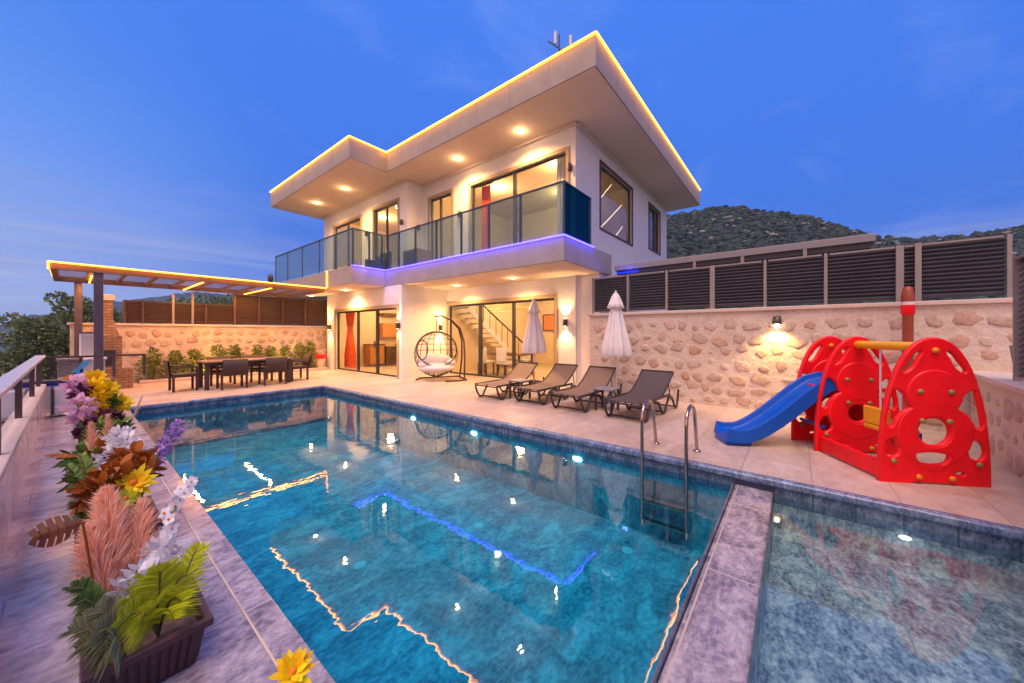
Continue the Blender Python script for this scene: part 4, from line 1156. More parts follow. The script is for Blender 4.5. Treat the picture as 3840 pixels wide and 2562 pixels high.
# ================================================================== DINING TABLE & CHAIRS
dt = thing('dining_table', 'long brown outdoor dining table under the pergola', 'table', (3.2, 12.45, 0))
MB().box(-1.05, 1.05, -.45, .45, .71, .75).build('tabletop', M['tabletop'], dt, bevel=.008)
MB().box(-.96, .96, -.38, .38, .64, .708).build('apron', M['wicker'], dt)
for a in (-1, 1):
    for b in (-1, 1): MB().box(a * .97 - .045, a * .97 + .045, b * .37 - .045, b * .37 + .045, 0, .71).build('leg', M['wicker'], dt, bevel=.004)
def make_dchair(label, loc, rz):
    c = thing('dining_chair', label, 'chair', loc, rz, 'dark wicker chairs around the outdoor dining table')
    MB().box(-.25, .24, -.27, .27, .36, .45).build('seat', M['wicker'], c, bevel=.02)
    mb = MB(); n = 8; vs = []
    for i in range(n + 1):
        a = (i / n - .5) * 1.3; yy = sin(a) * .44; xx = -.25 - cos(a) * .12 + .08
        for d in (0, .035):
            vs += [(xx - d, yy, .40), (xx - d - .05, yy * 1.02, .80)]
    for i in range(n):
        b = 4 * i
        mb.add([vs[b], vs[b + 4], vs[b + 5], vs[b + 1], vs[b + 2], vs[b + 6], vs[b + 7], vs[b + 3]], [(0, 1, 2, 3), (4, 7, 6, 5), (3, 2, 6, 7), (0, 4, 5, 1)], True)
    mb.build('backrest', M['wicker'], c)
    for s in (-1, 1):
        MB().box(-.24, .22, s * .29 - .03, s * .29 + .03, .60, .635).build('armrest', M['wicker'], c, bevel=.008)
        MB().box(-.26, -.21, s * .27 - .025, s * .27 + .025, 0, .40).build('leg', M['wicker'], c)
        MB().box(.19, .24, s * .27 - .025, s * .27 + .025, 0, .60).build('leg', M['wicker'], c)
    return c
d0 = make_dchair('dark wicker chair at the left head of the dining table', (1.85, 12.55, 0), 0)
dup(d0, (2.75, 12.02, 0), pi / 2, 'dark wicker chair on the pool side of the table, left one')
dup(d0, (3.72, 12.05, 0), pi / 2, 'dark wicker chair on the pool side of the table, right one')
dup(d0, (4.55, 12.6, 0), pi, 'dark wicker chair at the right head of the dining table, nearest the villa')
dup(d0, (2.75, 13.15, 0), -pi / 2, 'dark wicker chair on the wall side of the table, left one')
dup(d0, (3.70, 13.15, 0), -pi / 2, 'dark wicker chair on the wall side of the table, right one')

# ================================================================== EGG CHAIR
eg = thing('egg_chair', 'hanging egg chair with a white cushion on a curved stand by the villa pier', 'swing chair', (7.30, 8.95, 0), radians(-118))
# local +x faces the pool, local +y the right end of the stand
C = Vector((0, 0, .84)); RX, RY, RZ = .50, .68, .72
def E(a, t): return C + Vector((RX * cos(a) * sin(t), RY * sin(a) * sin(t), -RZ * cos(t)))
def hole(p): return p.x > .10 and p.z > .50
wv = MB()
def weave(run, r):
    seg = []
    for p in run:
        if hole(p):
            if len(seg) > 1: wv.tube(seg, r, 5)
            seg = []
        else: seg.append(p)
    if len(seg) > 1: wv.tube(seg, r, 5)
for k in range(18): weave([E(2 * pi * k / 18, .12 + (pi - .24) * i / 24) for i in range(25)], .010)
for k in range(1, 11): weave([E(2 * pi * i / 48, pi * k / 11) for i in range(49)], .009)
bk = wv.build('basket', M['wicker'], eg)
rim = []
for i in range(41):
    a = 2 * pi * i / 40
    y = .63 * cos(a); z = 1.0 + .53 * sin(a)
    q = 1 - (y / RY) ** 2 - ((z - C.z) / RZ) ** 2
    rim.append((RX * sqrt(max(.03, q)) * .55 + .06, y, z))
MB().tube(rim, .019, 8).build('rim', M['wicker'], bk)
MB().tube([(.12 + .02 * cos(2 * pi * i / 24), -.46 + .16 * cos(2 * pi * i / 24), .98 + .30 * sin(2 * pi * i / 24)) for i in range(25)], .018, 6).build('side_loop', M['wicker'], bk)
cu = MB(); cu.ell((.06, 0, .40), .42, .60, .15, 22, 10); cu.ell((-.28, .0, .62), .13, .56, .22, 18, 10); cu.ell((.05, .46, .55), .26, .15, .13, 14, 8); cu.ell((.05, -.44, .50), .26, .15, .11, 14, 8)
cu.build('cushion', M['cushion'], eg)
fr_ = MB()
for dx in (-.16, .10):
    fr_.tube([(dx * 2.2, .86, .03), (dx * 1.4, .90, .7), (dx, .88, 1.25), (dx * .7, .76, 1.65), (dx * .4, .48, 1.93), (dx * .1, .16, 2.06), (0, -.05, 2.04)], .028, 10)
fr_.tube([(-.52 + .0 * i, .86 - 1.3 * i / 8, .03) for i in range(9)], .024, 8)
fr_.tube([(-.52, .86, .03), (.50, .86, .03)], .026, 8); fr_.tube([(.50, .86, .03), (.62, .55, .03), (.62, .15, .03)], .024, 8)
fr_.tube([(-.52, -.44, .03), (-.1, -.62, .03)], .024, 8)
fr_.build('stand', M['wicker'], eg)
MB().tube([(.0, 0, 2.05), (.0, 0, 1.55)], .012, 6).build('chain', M['steel'], eg)

# ================================================================== LOUNGERS, TABLES, UMBRELLAS
def make_lounger(label, loc, rz, mat):
    t = thing('sun_lounger', label, 'sun lounger', loc, rz, 'sun loungers in a row between pool and stone wall')
    W = .33
    side = [(0.02, .33), (.0, .27), (.05, .14), (.13, .035), (.19, .02), (.25, .035), (.33, .16), (.42, .265), (.60, .285), (.78, .25), (.90, .10), (.97, .03), (1.03, .02), (1.10, .04), (1.2, .17), (1.3, .28), (1.42, .275), (1.55, .17), (1.64, .04), (1.70, .02), (1.76, .05), (1.82, .2), (1.86, .36)]
    for s in (-1, 1):
        MB().tube([(x, s * W, z) for x, z in side], .022, 8).build('side_frame', M['plastic_dark'], t)
        MB().box(.0, 1.32, s * W - .025, s * W + .025, .305, .345).build('seat_rail', M['plastic_dark'], t, bevel=.008)
    for x, z in ((.19, .04), (1.03, .04), (1.70, .04), (.0, .3)): MB().tube([(x, -W, z), (x, W, z)], .016, 6).build('cross_bar', M['plastic_dark'], t)
    def sheet2(pts, wd):
        mb = MB(); vs = []
        for x, z in pts:
            for s in (-1, 1): vs.append((x, s * wd, z))
            for s in (-1, 1): vs.append((x, s * wd, z - .012))
        for i in range(len(pts) - 1):
            b = 4 * i
            mb.add([vs[b], vs[b + 1], vs[b + 5], vs[b + 4], vs[b + 2], vs[b + 3], vs[b + 7], vs[b + 6]], [(0, 1, 2, 3), (4, 7, 6, 5), (0, 3, 7, 4), (1, 5, 6, 2), (0, 4, 5, 1), (3, 2, 6, 7)])
        return mb
    sheet2([(.02, .335), (.3, .325), (.7, .322), (1.0, .335)], .305).build('seat_sling', mat, t)
    top = (1.60, .73)
    sheet2([(1.0, .335), (1.2, .43), (1.4, .57), top], .30).build('back_sling', mat, t)
    bf = MB()
    for s in (-1, 1): bf.tube([(1.0, s * .31, .33), (1.2, s * .31, .425), (1.4, s * .31, .565), (top[0], s * .31, top[1])], .018, 8)
    bf.tube([(top[0], -.31, top[1]), (top[0], .31, top[1])], .02, 8); bf.tube([(1.42, -.28, .57), (1.5, -.28, .30)], .012, 6); bf.tube([(1.42, .28, .57), (1.5, .28, .30)], .012, 6)
    bf.build('back_frame', M['plastic_dark'], t)
    return t
l0 = make_lounger('brown sling sun lounger nearest the egg chair', (5.86, 5.45, 0), 0, M['sling'])
dup(l0, (5.98, 4.42, 0), radians(-2), 'brown sling sun lounger between the two white umbrellas')
dup(l0, (5.90, 3.42, 0), radians(-1), 'brown sling sun lounger left of the small side table')
make_lounger('black sling sun lounger nearest the pool ladder', (5.86, 2.30, 0), radians(-4), M['sling_dark'])
def side_table(label, loc):
    t = thing('side_table', label, 'side table', loc, 0, 'small side tables between the sun loungers')
    MB().box(-.20, .20, -.20, .20, .40, .43).build('top', M['canopy'], t, bevel=.01)
    for a in (-1, 1):
        for b in (-1, 1): MB().box(a * .16 - .018, a * .16 + .018, b * .16 - .018, b * .16 + .018, 0, .40).build('leg', M['plastic_dark'], t)
    return t
s0 = side_table('small grey side table beside the black lounger', (6.55, 2.87, 0))
dup(s0, (6.45, 4.93, 0), 0, 'small grey side table beside the lounger nearest the egg chair')
def umbrella(label, loc, H, zb, R, seed):
    t = thing('beach_umbrella', label, 'umbrella', loc, 0, 'closed white umbrellas behind the sun loungers')
    MB().tube([(0, 0, .05), (0, 0, H - .02)], .022, 10).build('pole', M['white'], t)
    MB().lathe([(.24, 0), (.24, .05), (.06, .07), (.04, .16)], 20).build('base', M['grey_block'], t)
    g = random.Random(seed)
    ph = [g.uniform(.75, 1.15) for _ in range(8)]
    def mod(a, f):
        k = a / (2 * pi) * 8
        return (1 + .22 * cos(8 * a) * min(1, .25 + f)) * (1 + (ph[int(k) % 8] - 1) * .5 * f)
    L = H - zb
    prof = [(.03, H), (.055, H - .06 * L), (.10, H - .24 * L), (.14, H - .42 * L), (.19, H - .62 * L), (.24, H - .82 * L), (.27, H - .97 * L), (.255, H - L)]
    prof = [(r * R / .27, z) for r, z in prof]
    MB().lathe(prof, 64, mod=mod).build('canopy', M['canvas'], t)
    vp = [(.035, H + .01), (.075, H - .05 * L), (.125, H - .17 * L), (.150, H - .235 * L), (.135, H - .24 * L)]
    vp = [(r * R / .27 * 1.05, z) for r, z in vp]
    MB().lathe(vp, 64, mod=lambda a, f: 1 + .16 * cos(8 * a + .4) * f).build('vent', M['canvas'], t)
    MB().lathe([(.02, H + .0), (.028, H + .03), (.012, H + .07)], 12).build('finial', M['white'], t)
    return t
umbrella('closed white umbrella in front of the lit sconce by the villa corner', (7.85, 5.53, 0), 2.38, .97, .29, 1)
umbrella('closed white umbrella in front of the stone wall, nearer the playset', (7.55, 3.10, 0), 2.38, 1.0, .31, 2)

# ================================================================== POOL FITTINGS
ld = thing('pool_ladder', 'steel pool ladder with two curved handrails beside the divider', 'ladder', (4.5, 1.22, 0))
for s in (-1, 1):
    y = s * .25
    pts = [(-.10, y, -.85), (-.10, y, .42)] + [(-.10 + .22 - .22 * cos(a), y, .45 + .18 * sin(a)) for a in [pi * k / 10 for k in range(1, 10)]] + [(.36, y, .42), (.55, y, .0)]
    pts[-2:] = [(.345, y, .44), (.47, y, .015)]
    MB().tube(pts, .021, 12).build('handrail', M['steel'], ld)
    MB().lathe([(.045, .004), (.045, .014), (.025, .022)], 14, (.47, y, 0)).build('foot_flange', M['steel'], ld)
for z in (-.32, -.55, -.78):
    MB().box(-.14, -.06, -.23, .23, z - .012, z + .012).build('step', M['steel'], ld, bevel=.004)

def pool_light(y, label, z=-.285, mt='lamp_white'):
    t = thing('pool_light', label, 'pool light', (PX1, y, z), 0, 'white underwater lights along the right pool wall')
    sz = 1 if mt == 'lamp_white' else .55
    mb = MB(); n = 24
    vs = [(-.012, .075 * cos(2 * pi * k / n), .034 * sin(2 * pi * k / n)) for k in range(n)]
    mb.add(vs + [(-.03, .055 * cos(2 * pi * k / n), .024 * sin(2 * pi * k / n)) for k in range(n)], [(k, (k + 1) % n, n + (k + 1) % n, n + k) for k in range(n)] + [tuple(range(n, 2 * n))])
    mb.v = [(a, b * sz, c * sz) for a, b, c in mb.v]; mb.build('lens', M[mt], t)
    rg = MB(); rg.add(vs + [(-.002, .088 * cos(2 * pi * k / n), .044 * sin(2 * pi * k / n)) for k in range(n)], [(k, n + k, n + (k + 1) % n, (k + 1) % n) for k in range(n)])
    rg.v = [(a, b * sz, c * sz) for a, b, c in rg.v]; rg.build('trim_ring', M['steel'], t)
    return t
for y, lb in ((6.25, 'underwater pool light below the egg chair, farthest of the row'), (4.47, 'underwater pool light below the lounger nearest the egg chair'), (2.41, 'underwater pool light left of the ladder')):
    t = pool_light(y, lb)
    light('SPOT', (-.08, 0, -.12), 9, (.75, .95, 1), t, .1, (-3, 0, -.2), 150, .9, 'pool_beam')
t = pool_light(-.74, 'underwater light in the paddling pool wall below the playset', -.26, 'lamp_soft')
light('POINT', (-.12, 0, -.03), .25, (.9, .97, 1), t, .04, name='pool_beam')
for x, y, lb in ((1.94, 3.65, 'round inlet on the pool floor nearest the planters'), (4.0, 1.5, 'round inlet on the pool floor below the ladder'), (3.3, 3.2, 'round inlet in the middle of the pool floor')):
    t = thing('floor_inlet', lb, 'pool inlet', (x, y, FLOOR), 0, 'round inlets on the pool floor')
    MB().lathe([(.07, .001), (.07, .012), (.045, .02)], 20).build('flange', M['white'], t)
    MB().lathe([(.04, .021), (.0, .03)], 16).build('cap', M['white'], t)

# ================================================================== PLAYSET
ps = thing('playset', 'red plastic climbing playset with a blue slide and yellow swing', 'playset', (5.14, -.67, 0), atan2(-.868, .495))
PW, PH = .92, 1.44
def outline(W=PW, H=PH, k=26):
    pts = []
    for i in range(k + 1):
        f = i / k
        f = 1 - (1 - f) ** 1.8
        w = max(0, 1 - f ** 2.2) ** .45
        pts.append((W / 2 - W / 2 * w, H * f))
    L = pts[:-1]; Rr = [(W - x, z) for x, z in reversed(L)]
    foot = [(W * .74, .0), (W * .70, .025), (W * .30, .025), (W * .26, .0)]
    return L + [(W / 2, H)] + Rr + foot
def mir(h): return [(PW - x, z) for x, z in reversed(h)]
topR = [(.56, 1.335), (.62, 1.315), (.685, 1.23), (.735, 1.10), (.66, 1.12), (.59, 1.23)]
midR = [(.80, .95), (.845, .86), (.862, .55), (.815, .545), (.77, .625), (.715, .70), (.64, .765), (.69, .88)]
lowR = [(.765, .45), (.86, .44), (.865, .25), (.77, .26), (.74, .30)]
eyeR = [(.63, .115), (.68, .148), (.735, .115), (.68, .082)]
def ring_(cx, cz, r, n=10, sx=1, sz=1): return [(cx + r * sx * cos(2 * pi * k / n), cz + r * sz * sin(2 * pi * k / n)) for k in range(n)]
cent = ring_(PW / 2, .52, .15, 8)
trap = [(.30, .30), (.34, .318), (.56, .318), (.60, .30), (.55, .18), (.51, .155), (.39, .155), (.35, .18)]
holes = [topR, mir(topR), midR, mir(midR), lowR, mir(lowR), eyeR, cent, trap]
holes2 = [topR, mir(topR), midR, mir(midR), lowR, mir(lowR), eyeR, mir(eyeR), ring_(PW / 2, .50, .12, 8)]
def panel(n0, hs, par):
    fn = lambda u, w, z: (u, n0 + w, z)
    p = plate('side_panel', outline(), hs, .05, .018, M['red'], par, fn)
    # raised face disc, ring and rim tube
    plate('face_disc', ring_(PW / 2, .90, .225, 28), [], .066, .02, M['red'], p, fn)
    plate('body_ring', ring_(PW / 2, .50, .31, 32), [ring_(PW / 2, .518, .163, 8)] + ([trap] if trap in hs else []), .062, .016, M['red'], p, fn)
    ol = outline(); L = [q for q in ol[:-4]]
    MB().tube([(x + (.008 if x < PW / 2 else -.008), n0, z) for x, z in L], .021, 8).build('rim_tube', M['red'], p)
    for s in (-1, 1):
        for x, z, mt in ((.13, .92, 'bolt'), (.115, .63, 'bolt'), (.36, .22, 'bolt')):
            o = MB().lathe([(.0, -.052), (.022, -.05), (.026, -.035)], 12, (PW / 2 + s * x, 0, 0)).build('bolt', M[mt], p)
            for v in o.data.vertices:
                vx, vy, vz = v.co.x - (PW / 2 + s * x), v.co.y, v.co.z
                v.co = (PW / 2 + s * x + vx, n0 + vz, z + vy)
    for s in (-1, 1):
        o = MB().lathe([(.0, -.05), (.024, -.048), (.026, -.03)], 12).build('bolt', M['orange_bolt'], p)
        for v in o.data.vertices: v.co = (PW / 2 + s * .14 + v.co.x, n0 + v.co.z, .07 + v.co.y)
    o = MB().lathe([(.0, -.05), (.026, -.048), (.03, -.03)], 12).build('bolt', M['orange_bolt'], p)
    for v in o.data.vertices: v.co = (PW / 2 + v.co.x, n0 + v.co.z, 1.33 + v.co.y)
    return p
panel(0, holes, ps); panel(.93, holes2, ps); panel(1.40, holes2, ps)
# lower connecting boards, platform, steps
MB().box(.02, .07, .03, .90, .02, .20).build('base_board', M['red'], ps, bevel=.015)
MB().box(.12, .80, .955, 1.375, .76, .81).build('platform', M['red'], ps, bevel=.01)
MB().box(.70, .76, .955, 1.375, .1, .76).build('back_board', M['red'], ps, bevel=.01)
for z, u in ((.28, .86), (.52, .82)): MB().box(u - .06, u + .06, .955, 1.375, z - .02, z + .02).build('step', M['blue'], ps, bevel=.01)
MB().tube([(.10, .95, .30), (.10, 1.38, .30)], .025).build('crossbar', M['blue'], ps)
MB().tube([(PW / 2, -.02, 1.36), (PW / 2, .97, 1.36)], .048, 14).build('swing_bar', M['yellow'], ps)
MB().tube([(PW / 2, 1.42, 1.36), (PW / 2, 1.62, 1.36)], .02, 10).build('end_peg', M['yellow'], ps)
sw = MB().box(.30, .62, .30, .62, .40, .46).build('swing_seat', M['yellow'], ps, bevel=.02)
MB().box(.30, .34, .30, .62, .46, .66).build('backrest', M['yellow'], sw, bevel=.015)
for a in (.33, .59):
    MB().tube([(.46, a, 1.36), (.46, a, .45)], .010, 6).build('rope', M['white'], sw)
MB().box(.60, .65, .32, .60, .22, .42).build('leg_guard', M['blue'], sw, bevel=.01)
# slide
def slide():
    path = [(.42, .87), (.30, .865), (.16, .82), (0.0, .70), (-.20, .52), (-.40, .345), (-.58, .215), (-.70, .15), (-.80, .12), (-.92, .115), (-1.0, .13), (-1.03, .135)]
    n0 = 1.165
    pr = [(-.225, .10), (-.225, -.075), (.225, -.075), (.225, .10), (.195, .105), (.17, .03), (.11, 0), (-.11, 0), (-.17, .03), (-.195, .105)]
    mb = MB(); vs = []; m = len(pr)
    for i, (u, z) in enumerate(path):
        a = path[max(0, i - 1)]; b = path[min(len(path) - 1, i + 1)]
        t = Vector((b[0] - a[0], b[1] - a[1])).normalized(); nn = Vector((t.y, -t.x))
        if nn.y < 0: nn = -nn
        for w, h in pr: vs.append((u + nn.x * h, n0 + w, z + nn.y * h))
    fs = [(i * m + j, i * m + (j + 1) % m, (i + 1) * m + (j + 1) % m, (i + 1) * m + j) for i in range(len(path) - 1) for j in range(m)]
    fs += [tuple(reversed(range(m))), tuple(range((len(path) - 1) * m, len(path) * m))]
    mb.add(vs, fs)
    s = mb.build('slide', M['blue'], ps, bevel=.012)
    MB().box(-1.04, -.72, n0 - .18, n0 + .18, .0, .075).build('foot', M['blue'], s, bevel=.015)
slide()

# ================================================================== PLANTERS & FLOWERS
def planter(label, x, y, ly=.55, wx=.36):
    t = thing('flower_planter', label, 'planter', (x, y, .003), 0, 'ribbed brown planters in a row on the pool coping')
    H = .20; b = MB(); a, c = wx / 2, ly / 2
    def fr2(o, z): return [(-a - o, -c - o, z), (a + o, -c - o, z), (a + o, c + o, z), (-a - o, c + o, z)]
    rings = [fr2(-.04, 0), fr2(-.012, H - .035), fr2(.012, H - .035), fr2(.014, H), fr2(-.018, H), fr2(-.03, H - .05)]
    vs = [p for r in rings for p in r]
    fs = [(0, 3, 2, 1)] + [(4 * i + j, 4 * i + (j + 1) % 4, 4 * i + 4 + (j + 1) % 4, 4 * i + 4 + j) for i in range(5) for j in range(4)]
    b.add(vs, fs)
    body = b.build('box', M['planter'], t, bevel=.006)
    rb = MB()
    for s in (-1, 1):
        for k in range(9):
            x_ = -a + .05 + (wx - .1) * k / 8
            rb.bar((x_ * .86, s * (c - .037), .012), (x_, s * (c - .010), H - .04), .018, .012, (0, s, 0))
        for k in range(14):
            y_ = -c + .05 + (ly - .1) * k / 13
            rb.bar((s * (a - .037), y_ * .93, .012), (s * (a - .010), y_, H - .04), .018, .012, (s, 0, 0))
    rb.build('rib', M['planter'], body)
    MB().box(-a + .025, a - .025, -c + .025, c - .025, .10, H - .045).build('soil', M['soil'], t)
    return t
planter('ribbed brown planter closest to the camera, holding the lime palm grass', .215, 2.36)
planter('ribbed brown planter in the middle of the row, below the sunflower', .205, 3.72, .6)
planter('ribbed brown planter at the far end, below the yellow blooms', .16, 5.35, .6)
planter('ribbed brown planter at the bottom edge, below the lone yellow flower', .50, .92, .5, .3)

def T(name, label, cat, base, group=None): return thing(name, label, cat, base, 0, group)
def spiky(name, label, base, mat, n, L, W, spread, seed, lean=(0, 0, 0), bend=.35, fronds=5):
    """palm-grass clump: several fronds fanning narrow blades"""
    g = random.Random(seed); t = T(name, label, 'plant', base)
    mb = MB(); st = MB()
    for f in range(fronds):
        an = 2 * pi * f / fronds + g.uniform(-.4, .4); tilt = g.uniform(.15, spread)
        ax = Vector((sin(tilt) * cos(an) + lean[0], sin(tilt) * sin(an) + lean[1], cos(tilt) + lean[2])).normalized()
        h = L * g.uniform(.35, .6)
        st.tube([(0, 0, 0), tuple(ax * h * .5), tuple(ax * h)], .004, 5)
        for k in range(n // fronds):
            s = g.uniform(.25, 1)
            d = (ax * g.uniform(.35, 1.1) + Vector((g.uniform(-1, 1), g.uniform(-1, 1), g.uniform(-.5, .9))).normalized() * g.uniform(.4, .9)).normalized()
            mb.leaf(ax * h * s, d, L * g.uniform(.35, .62), W, None, bend, 3)
    mb.build('blade', mat, t)['kind'] = 'stuff'
    st.build('stem', M['olive'], t)
    return t
def plume(name, label, base, tip, width, n, mat, seed, droop=.25, cat='pampas grass'):
    g = random.Random(seed); t = T(name, label, cat, base)
    tp = Vector(tip) - Vector(base); L = tp.length; ax = tp.normalized()
    st = MB().tube([(0, 0, 0), tuple(tp * .5), tuple(tp * .95)], [.006, .005, .002], 5); st.build('stem', M['olive'], t)
    mb = MB()
    for k in range(n):
        s = g.random() ** .8
        p = ax * L * (.12 + .86 * s)
        rad = Vector((g.uniform(-1, 1), g.uniform(-1, 1), g.uniform(-1, 1))); rad = (rad - ax * rad.dot(ax)).normalized()
        ww = width * (sin(pi * min(1, .2 + s * .75)) ** .7)
        d = (ax * 1.15 + rad * g.uniform(.2, .95)).normalized()
        mb.leaf(p, d, ww * g.uniform(.7, 1.3), width * .026, None, droop * g.uniform(0, 1), 2)
    o = mb.build('plume', mat, t); o['kind'] = 'stuff'
    return t
def daisy(name, label, base, head, face, R, npet, pm, seed, core=.28, layers=2, cat='flower', cmat='petal_core'):
    g = random.Random(seed); t = T(name, label, cat, base)
    hv = Vector(head) - Vector(base); f = Vector(face).normalized()
    MB().tube([(0, 0, 0), tuple(hv * .5 + Vector((0, 0, .02))), tuple(hv - f * .01)], .006, 6).build('stem', M['green'], t)
    u = f.orthogonal().normalized(); v = f.cross(u)
    mb = MB()
    for l in range(layers):
        for k in range(npet):
            a = 2 * pi * (k + .5 * l) / npet + g.uniform(-.08, .08)
            d = (u * cos(a) + v * sin(a)) + f * (.12 + .35 * l) * g.uniform(.6, 1.3)
            mb.leaf(hv + d.normalized() * R * core * .5, d, R * (1 - .18 * l) * g.uniform(.85, 1.1), R * .34, tuple(f), .0, 3)
    mb.build('petal', M[pm], t)['kind'] = 'stuff'
    cb = MB(); cb.ell(hv + f * R * .06, R * core, R * core, R * core, 14, 8); cb.build('centre', M[cmat], t)
    return t
def cluster(name, label, base, blobs, mat, n, size, seed, cat='flower', stem='green', part='petal'):
    """head of many little petals around several blob centres (world coordinates)"""
    g = random.Random(seed); t = T(name, label, cat, base); mb = MB(); st = MB(); B = Vector(base)
    for c, r in blobs:
        c = Vector(c) - B
        st.tube([(0, 0, 0), tuple(c * .55 + Vector((0, 0, .02))), tuple(c)], .005, 5)
        for k in range(n):
            p = Vector((g.gauss(0, 1), g.gauss(0, 1), g.gauss(0, 1))).normalized()
            q = c + p * r * g.uniform(.35, 1)
            mb.leaf(q, (p + Vector((g.uniform(-.6, .6), g.uniform(-.6, .6), g.uniform(-.4, .8)))).normalized(), size * g.uniform(.7, 1.3), size * .7, tuple(p.orthogonal()), .05, 2)
    mb.build(part, mat, t)['kind'] = 'stuff'; st.build('stem', M[stem], t)
    return t
def orchid(name, label, base, pts, R, seed, face):
    g = random.Random(seed); t = T(name, label, 'orchid', base); B = Vector(base)
    P = [Vector(p) - B for p in pts]
    MB().tube([(0, 0, 0)] + [tuple(p) for p in P], .005, 6).build('stem', M['olive'], t)
    mb = MB(); cb = MB()
    fine = []
    for a, b in zip(P[:-1], P[1:]):
        for k in range(4): fine.append(a + (b - a) * k / 4)
    fine.append(P[-1])
    for q in fine:
        f = (Vector(face) + Vector((g.uniform(-.5, .5), g.uniform(-.5, .5), g.uniform(-.4, .4)))).normalized()
        u = f.orthogonal().normalized(); v = f.cross(u); c = q + f * .02 + Vector((g.uniform(-.02, .02), g.uniform(-.02, .02), g.uniform(-.01, .01)))
        a0 = g.random() * 6
        for k in range(5):
            a = a0 + 2 * pi * k / 5
            d = u * cos(a) + v * sin(a) + f * .15
            mb.leaf(c, d, R * g.uniform(.85, 1.1), R * .8, tuple(f), 0, 3)
        cb.ell(c + f * .008, R * .16, R * .16, R * .16, 8, 5)
    mb.build('petal', M['petal_w'], t)['kind'] = 'stuff'; cb.build('centre', M['petal_core'], t)['kind'] = 'stuff'
    return t
def monstera(name, label, base, c, d, nrm, L, W, mat):
    t = T(name, label, 'leaf', base); B = Vector(base); c = Vector(c) - B
    d = Vector(d).normalized(); n = Vector(nrm).normalized(); s = d.cross(n).normalized()
    MB().tube([(0, 0, 0), tuple(c * .5 + Vector((0, 0, .03))), tuple(c)], .005, 6).build('stem', M['rusty'], t)
    mb = MB()
    for side in (-1, 1):
        K = 6
        for k in range(K):
            t0 = k / K; t1 = (k + .80) / K
            w0 = W * sin(pi * (.10 + .86 * t0)) ** .7; w1 = W * sin(pi * (.10 + .86 * t1)) ** .7
            a = c + d * L * t0; b = c + d * L * t1
            e0 = a + s * side * w0 + d * L * .10 - n * w0 * .15; e1 = b + s * side * w1 + d * L * .10 - n * w1 * .15
            mid0 = c + d * L * t0; 
            mb.add([a, b, e1, e0], [(0, 1, 2, 3)])
            # join near the midrib
            if k < K - 1:
                a2 = c + d * L * (k + 1) / K; w2 = W * sin(pi * (.10 + .86 * (k + 1) / K)) ** .7
                i1 = b + (e1 - b) * .45; i2 = a2 + (s * side * w2 + d * L * .10) * .45
                mb.add([b, a2, i2, i1], [(0, 1, 2, 3)])
    mb.build('blade', mat, t)
    return t
def fern(name, label, base, tips, mat, seed, L=.10, W=.022, K=26, nrm=(0, 0, 1)):
    g = random.Random(seed); t = T(name, label, 'plant', base); B = Vector(base); mb = MB(); st = MB()
    for tip in tips:
        tp = Vector(tip) - B
        pts = [tp * s + Vector((0, 0, .08 * sin(pi * s))) for s in (0, .25, .5, .75, 1)]
        st.tube([tuple(p) for p in pts], .004, 5)
        sd = tp.cross(Vector(nrm))
        sd = sd.normalized() if sd.length > .01 else Vector((1, 0, 0))
        for k in range(K):
            s = .2 + .8 * k / (K - 1)
            p = tp * s + Vector((0, 0, .08 * sin(pi * s)))
            for q in (-1, 1):
                d = (sd * q * (1.15 - .6 * s) + tp.normalized() * (.35 + .8 * s) + Vector((0, 0, g.uniform(-.2, .25)))).normalized()
                mb.leaf(p, d, L * (1.1 - .7 * s) * g.uniform(.8, 1.15), W, nrm, .25, 2)
    mb.build('frond', mat, t)['kind'] = 'stuff'; st.build('stem', M['olive'], t)
    return t

Z0 = .155
# --- nearest planter
fern('palm_fronds', 'lime green spiky palm fronds in the nearest planter', (.24, 2.20, Z0), [(.20, 2.20, .44), (.27, 2.17, .46), (.15, 2.15, .39), (.30, 2.09, .33), (.22, 2.07, .37), (.33, 2.16, .40), (.24, 2.13, .48), (.17, 2.08, .31), (.27, 2.05, .29), (.12, 2.10, .34)], M['lime'], 101, .135, .0055, 46, (.1, -.8, .5))
fern('palm_fronds', 'smaller lime palm frond leaning towards the pool in the nearest planter', (.31, 2.26, Z0), [(.39, 2.26, .46), (.42, 2.31, .42)], M['lime'], 102, .10, .005, 40, (-.2, -.8, .5))
fern('palm_fronds', 'dull olive palm fronds hanging over the walkway side of the nearest planter', (.14, 2.16, Z0), [(.0, 2.14, .36), (.02, 2.08, .31), (.05, 2.05, .35), (.06, 2.16, .40), (.09, 2.04, .28)], M['olive'], 103, .125, .005, 44, (.2, -.7, .7))
fern('palm_frond', 'dark green palm frond left of the big pink plume', (.10, 2.35, Z0), [(.0, 2.28, .47), (.01, 2.24, .42)], M['green'], 104, .10, .009, 30, (.2, -.7, .7))
plume('pampas_plume', 'big salmon pink pampas plume in the nearest planter', (.13, 2.42, Z0), (.11, 2.76, .70), .15, 3600, M['plume'], 105, .5)
plume('pampas_plume', 'salmon pink pampas plume leaning right beside the biggest plume', (.18, 2.44, Z0), (.24, 2.74, .60), .13, 1700, M['plume'], 106, .4)
plume('pampas_plume', 'salmon pink pampas plume leaning left towards the brown leaf', (.12, 2.40, Z0), (.05, 2.62, .58), .14, 1900, M['plume'], 107, .5)
monstera('monstera_leaf', 'brown split monstera leaf hanging over the walkway beside the pink plume', (.08, 2.45, Z0), (.03, 2.42, .68), (-1, .1, -.12), (.1, -.85, .5), .135, .060, M['dark_rust'])
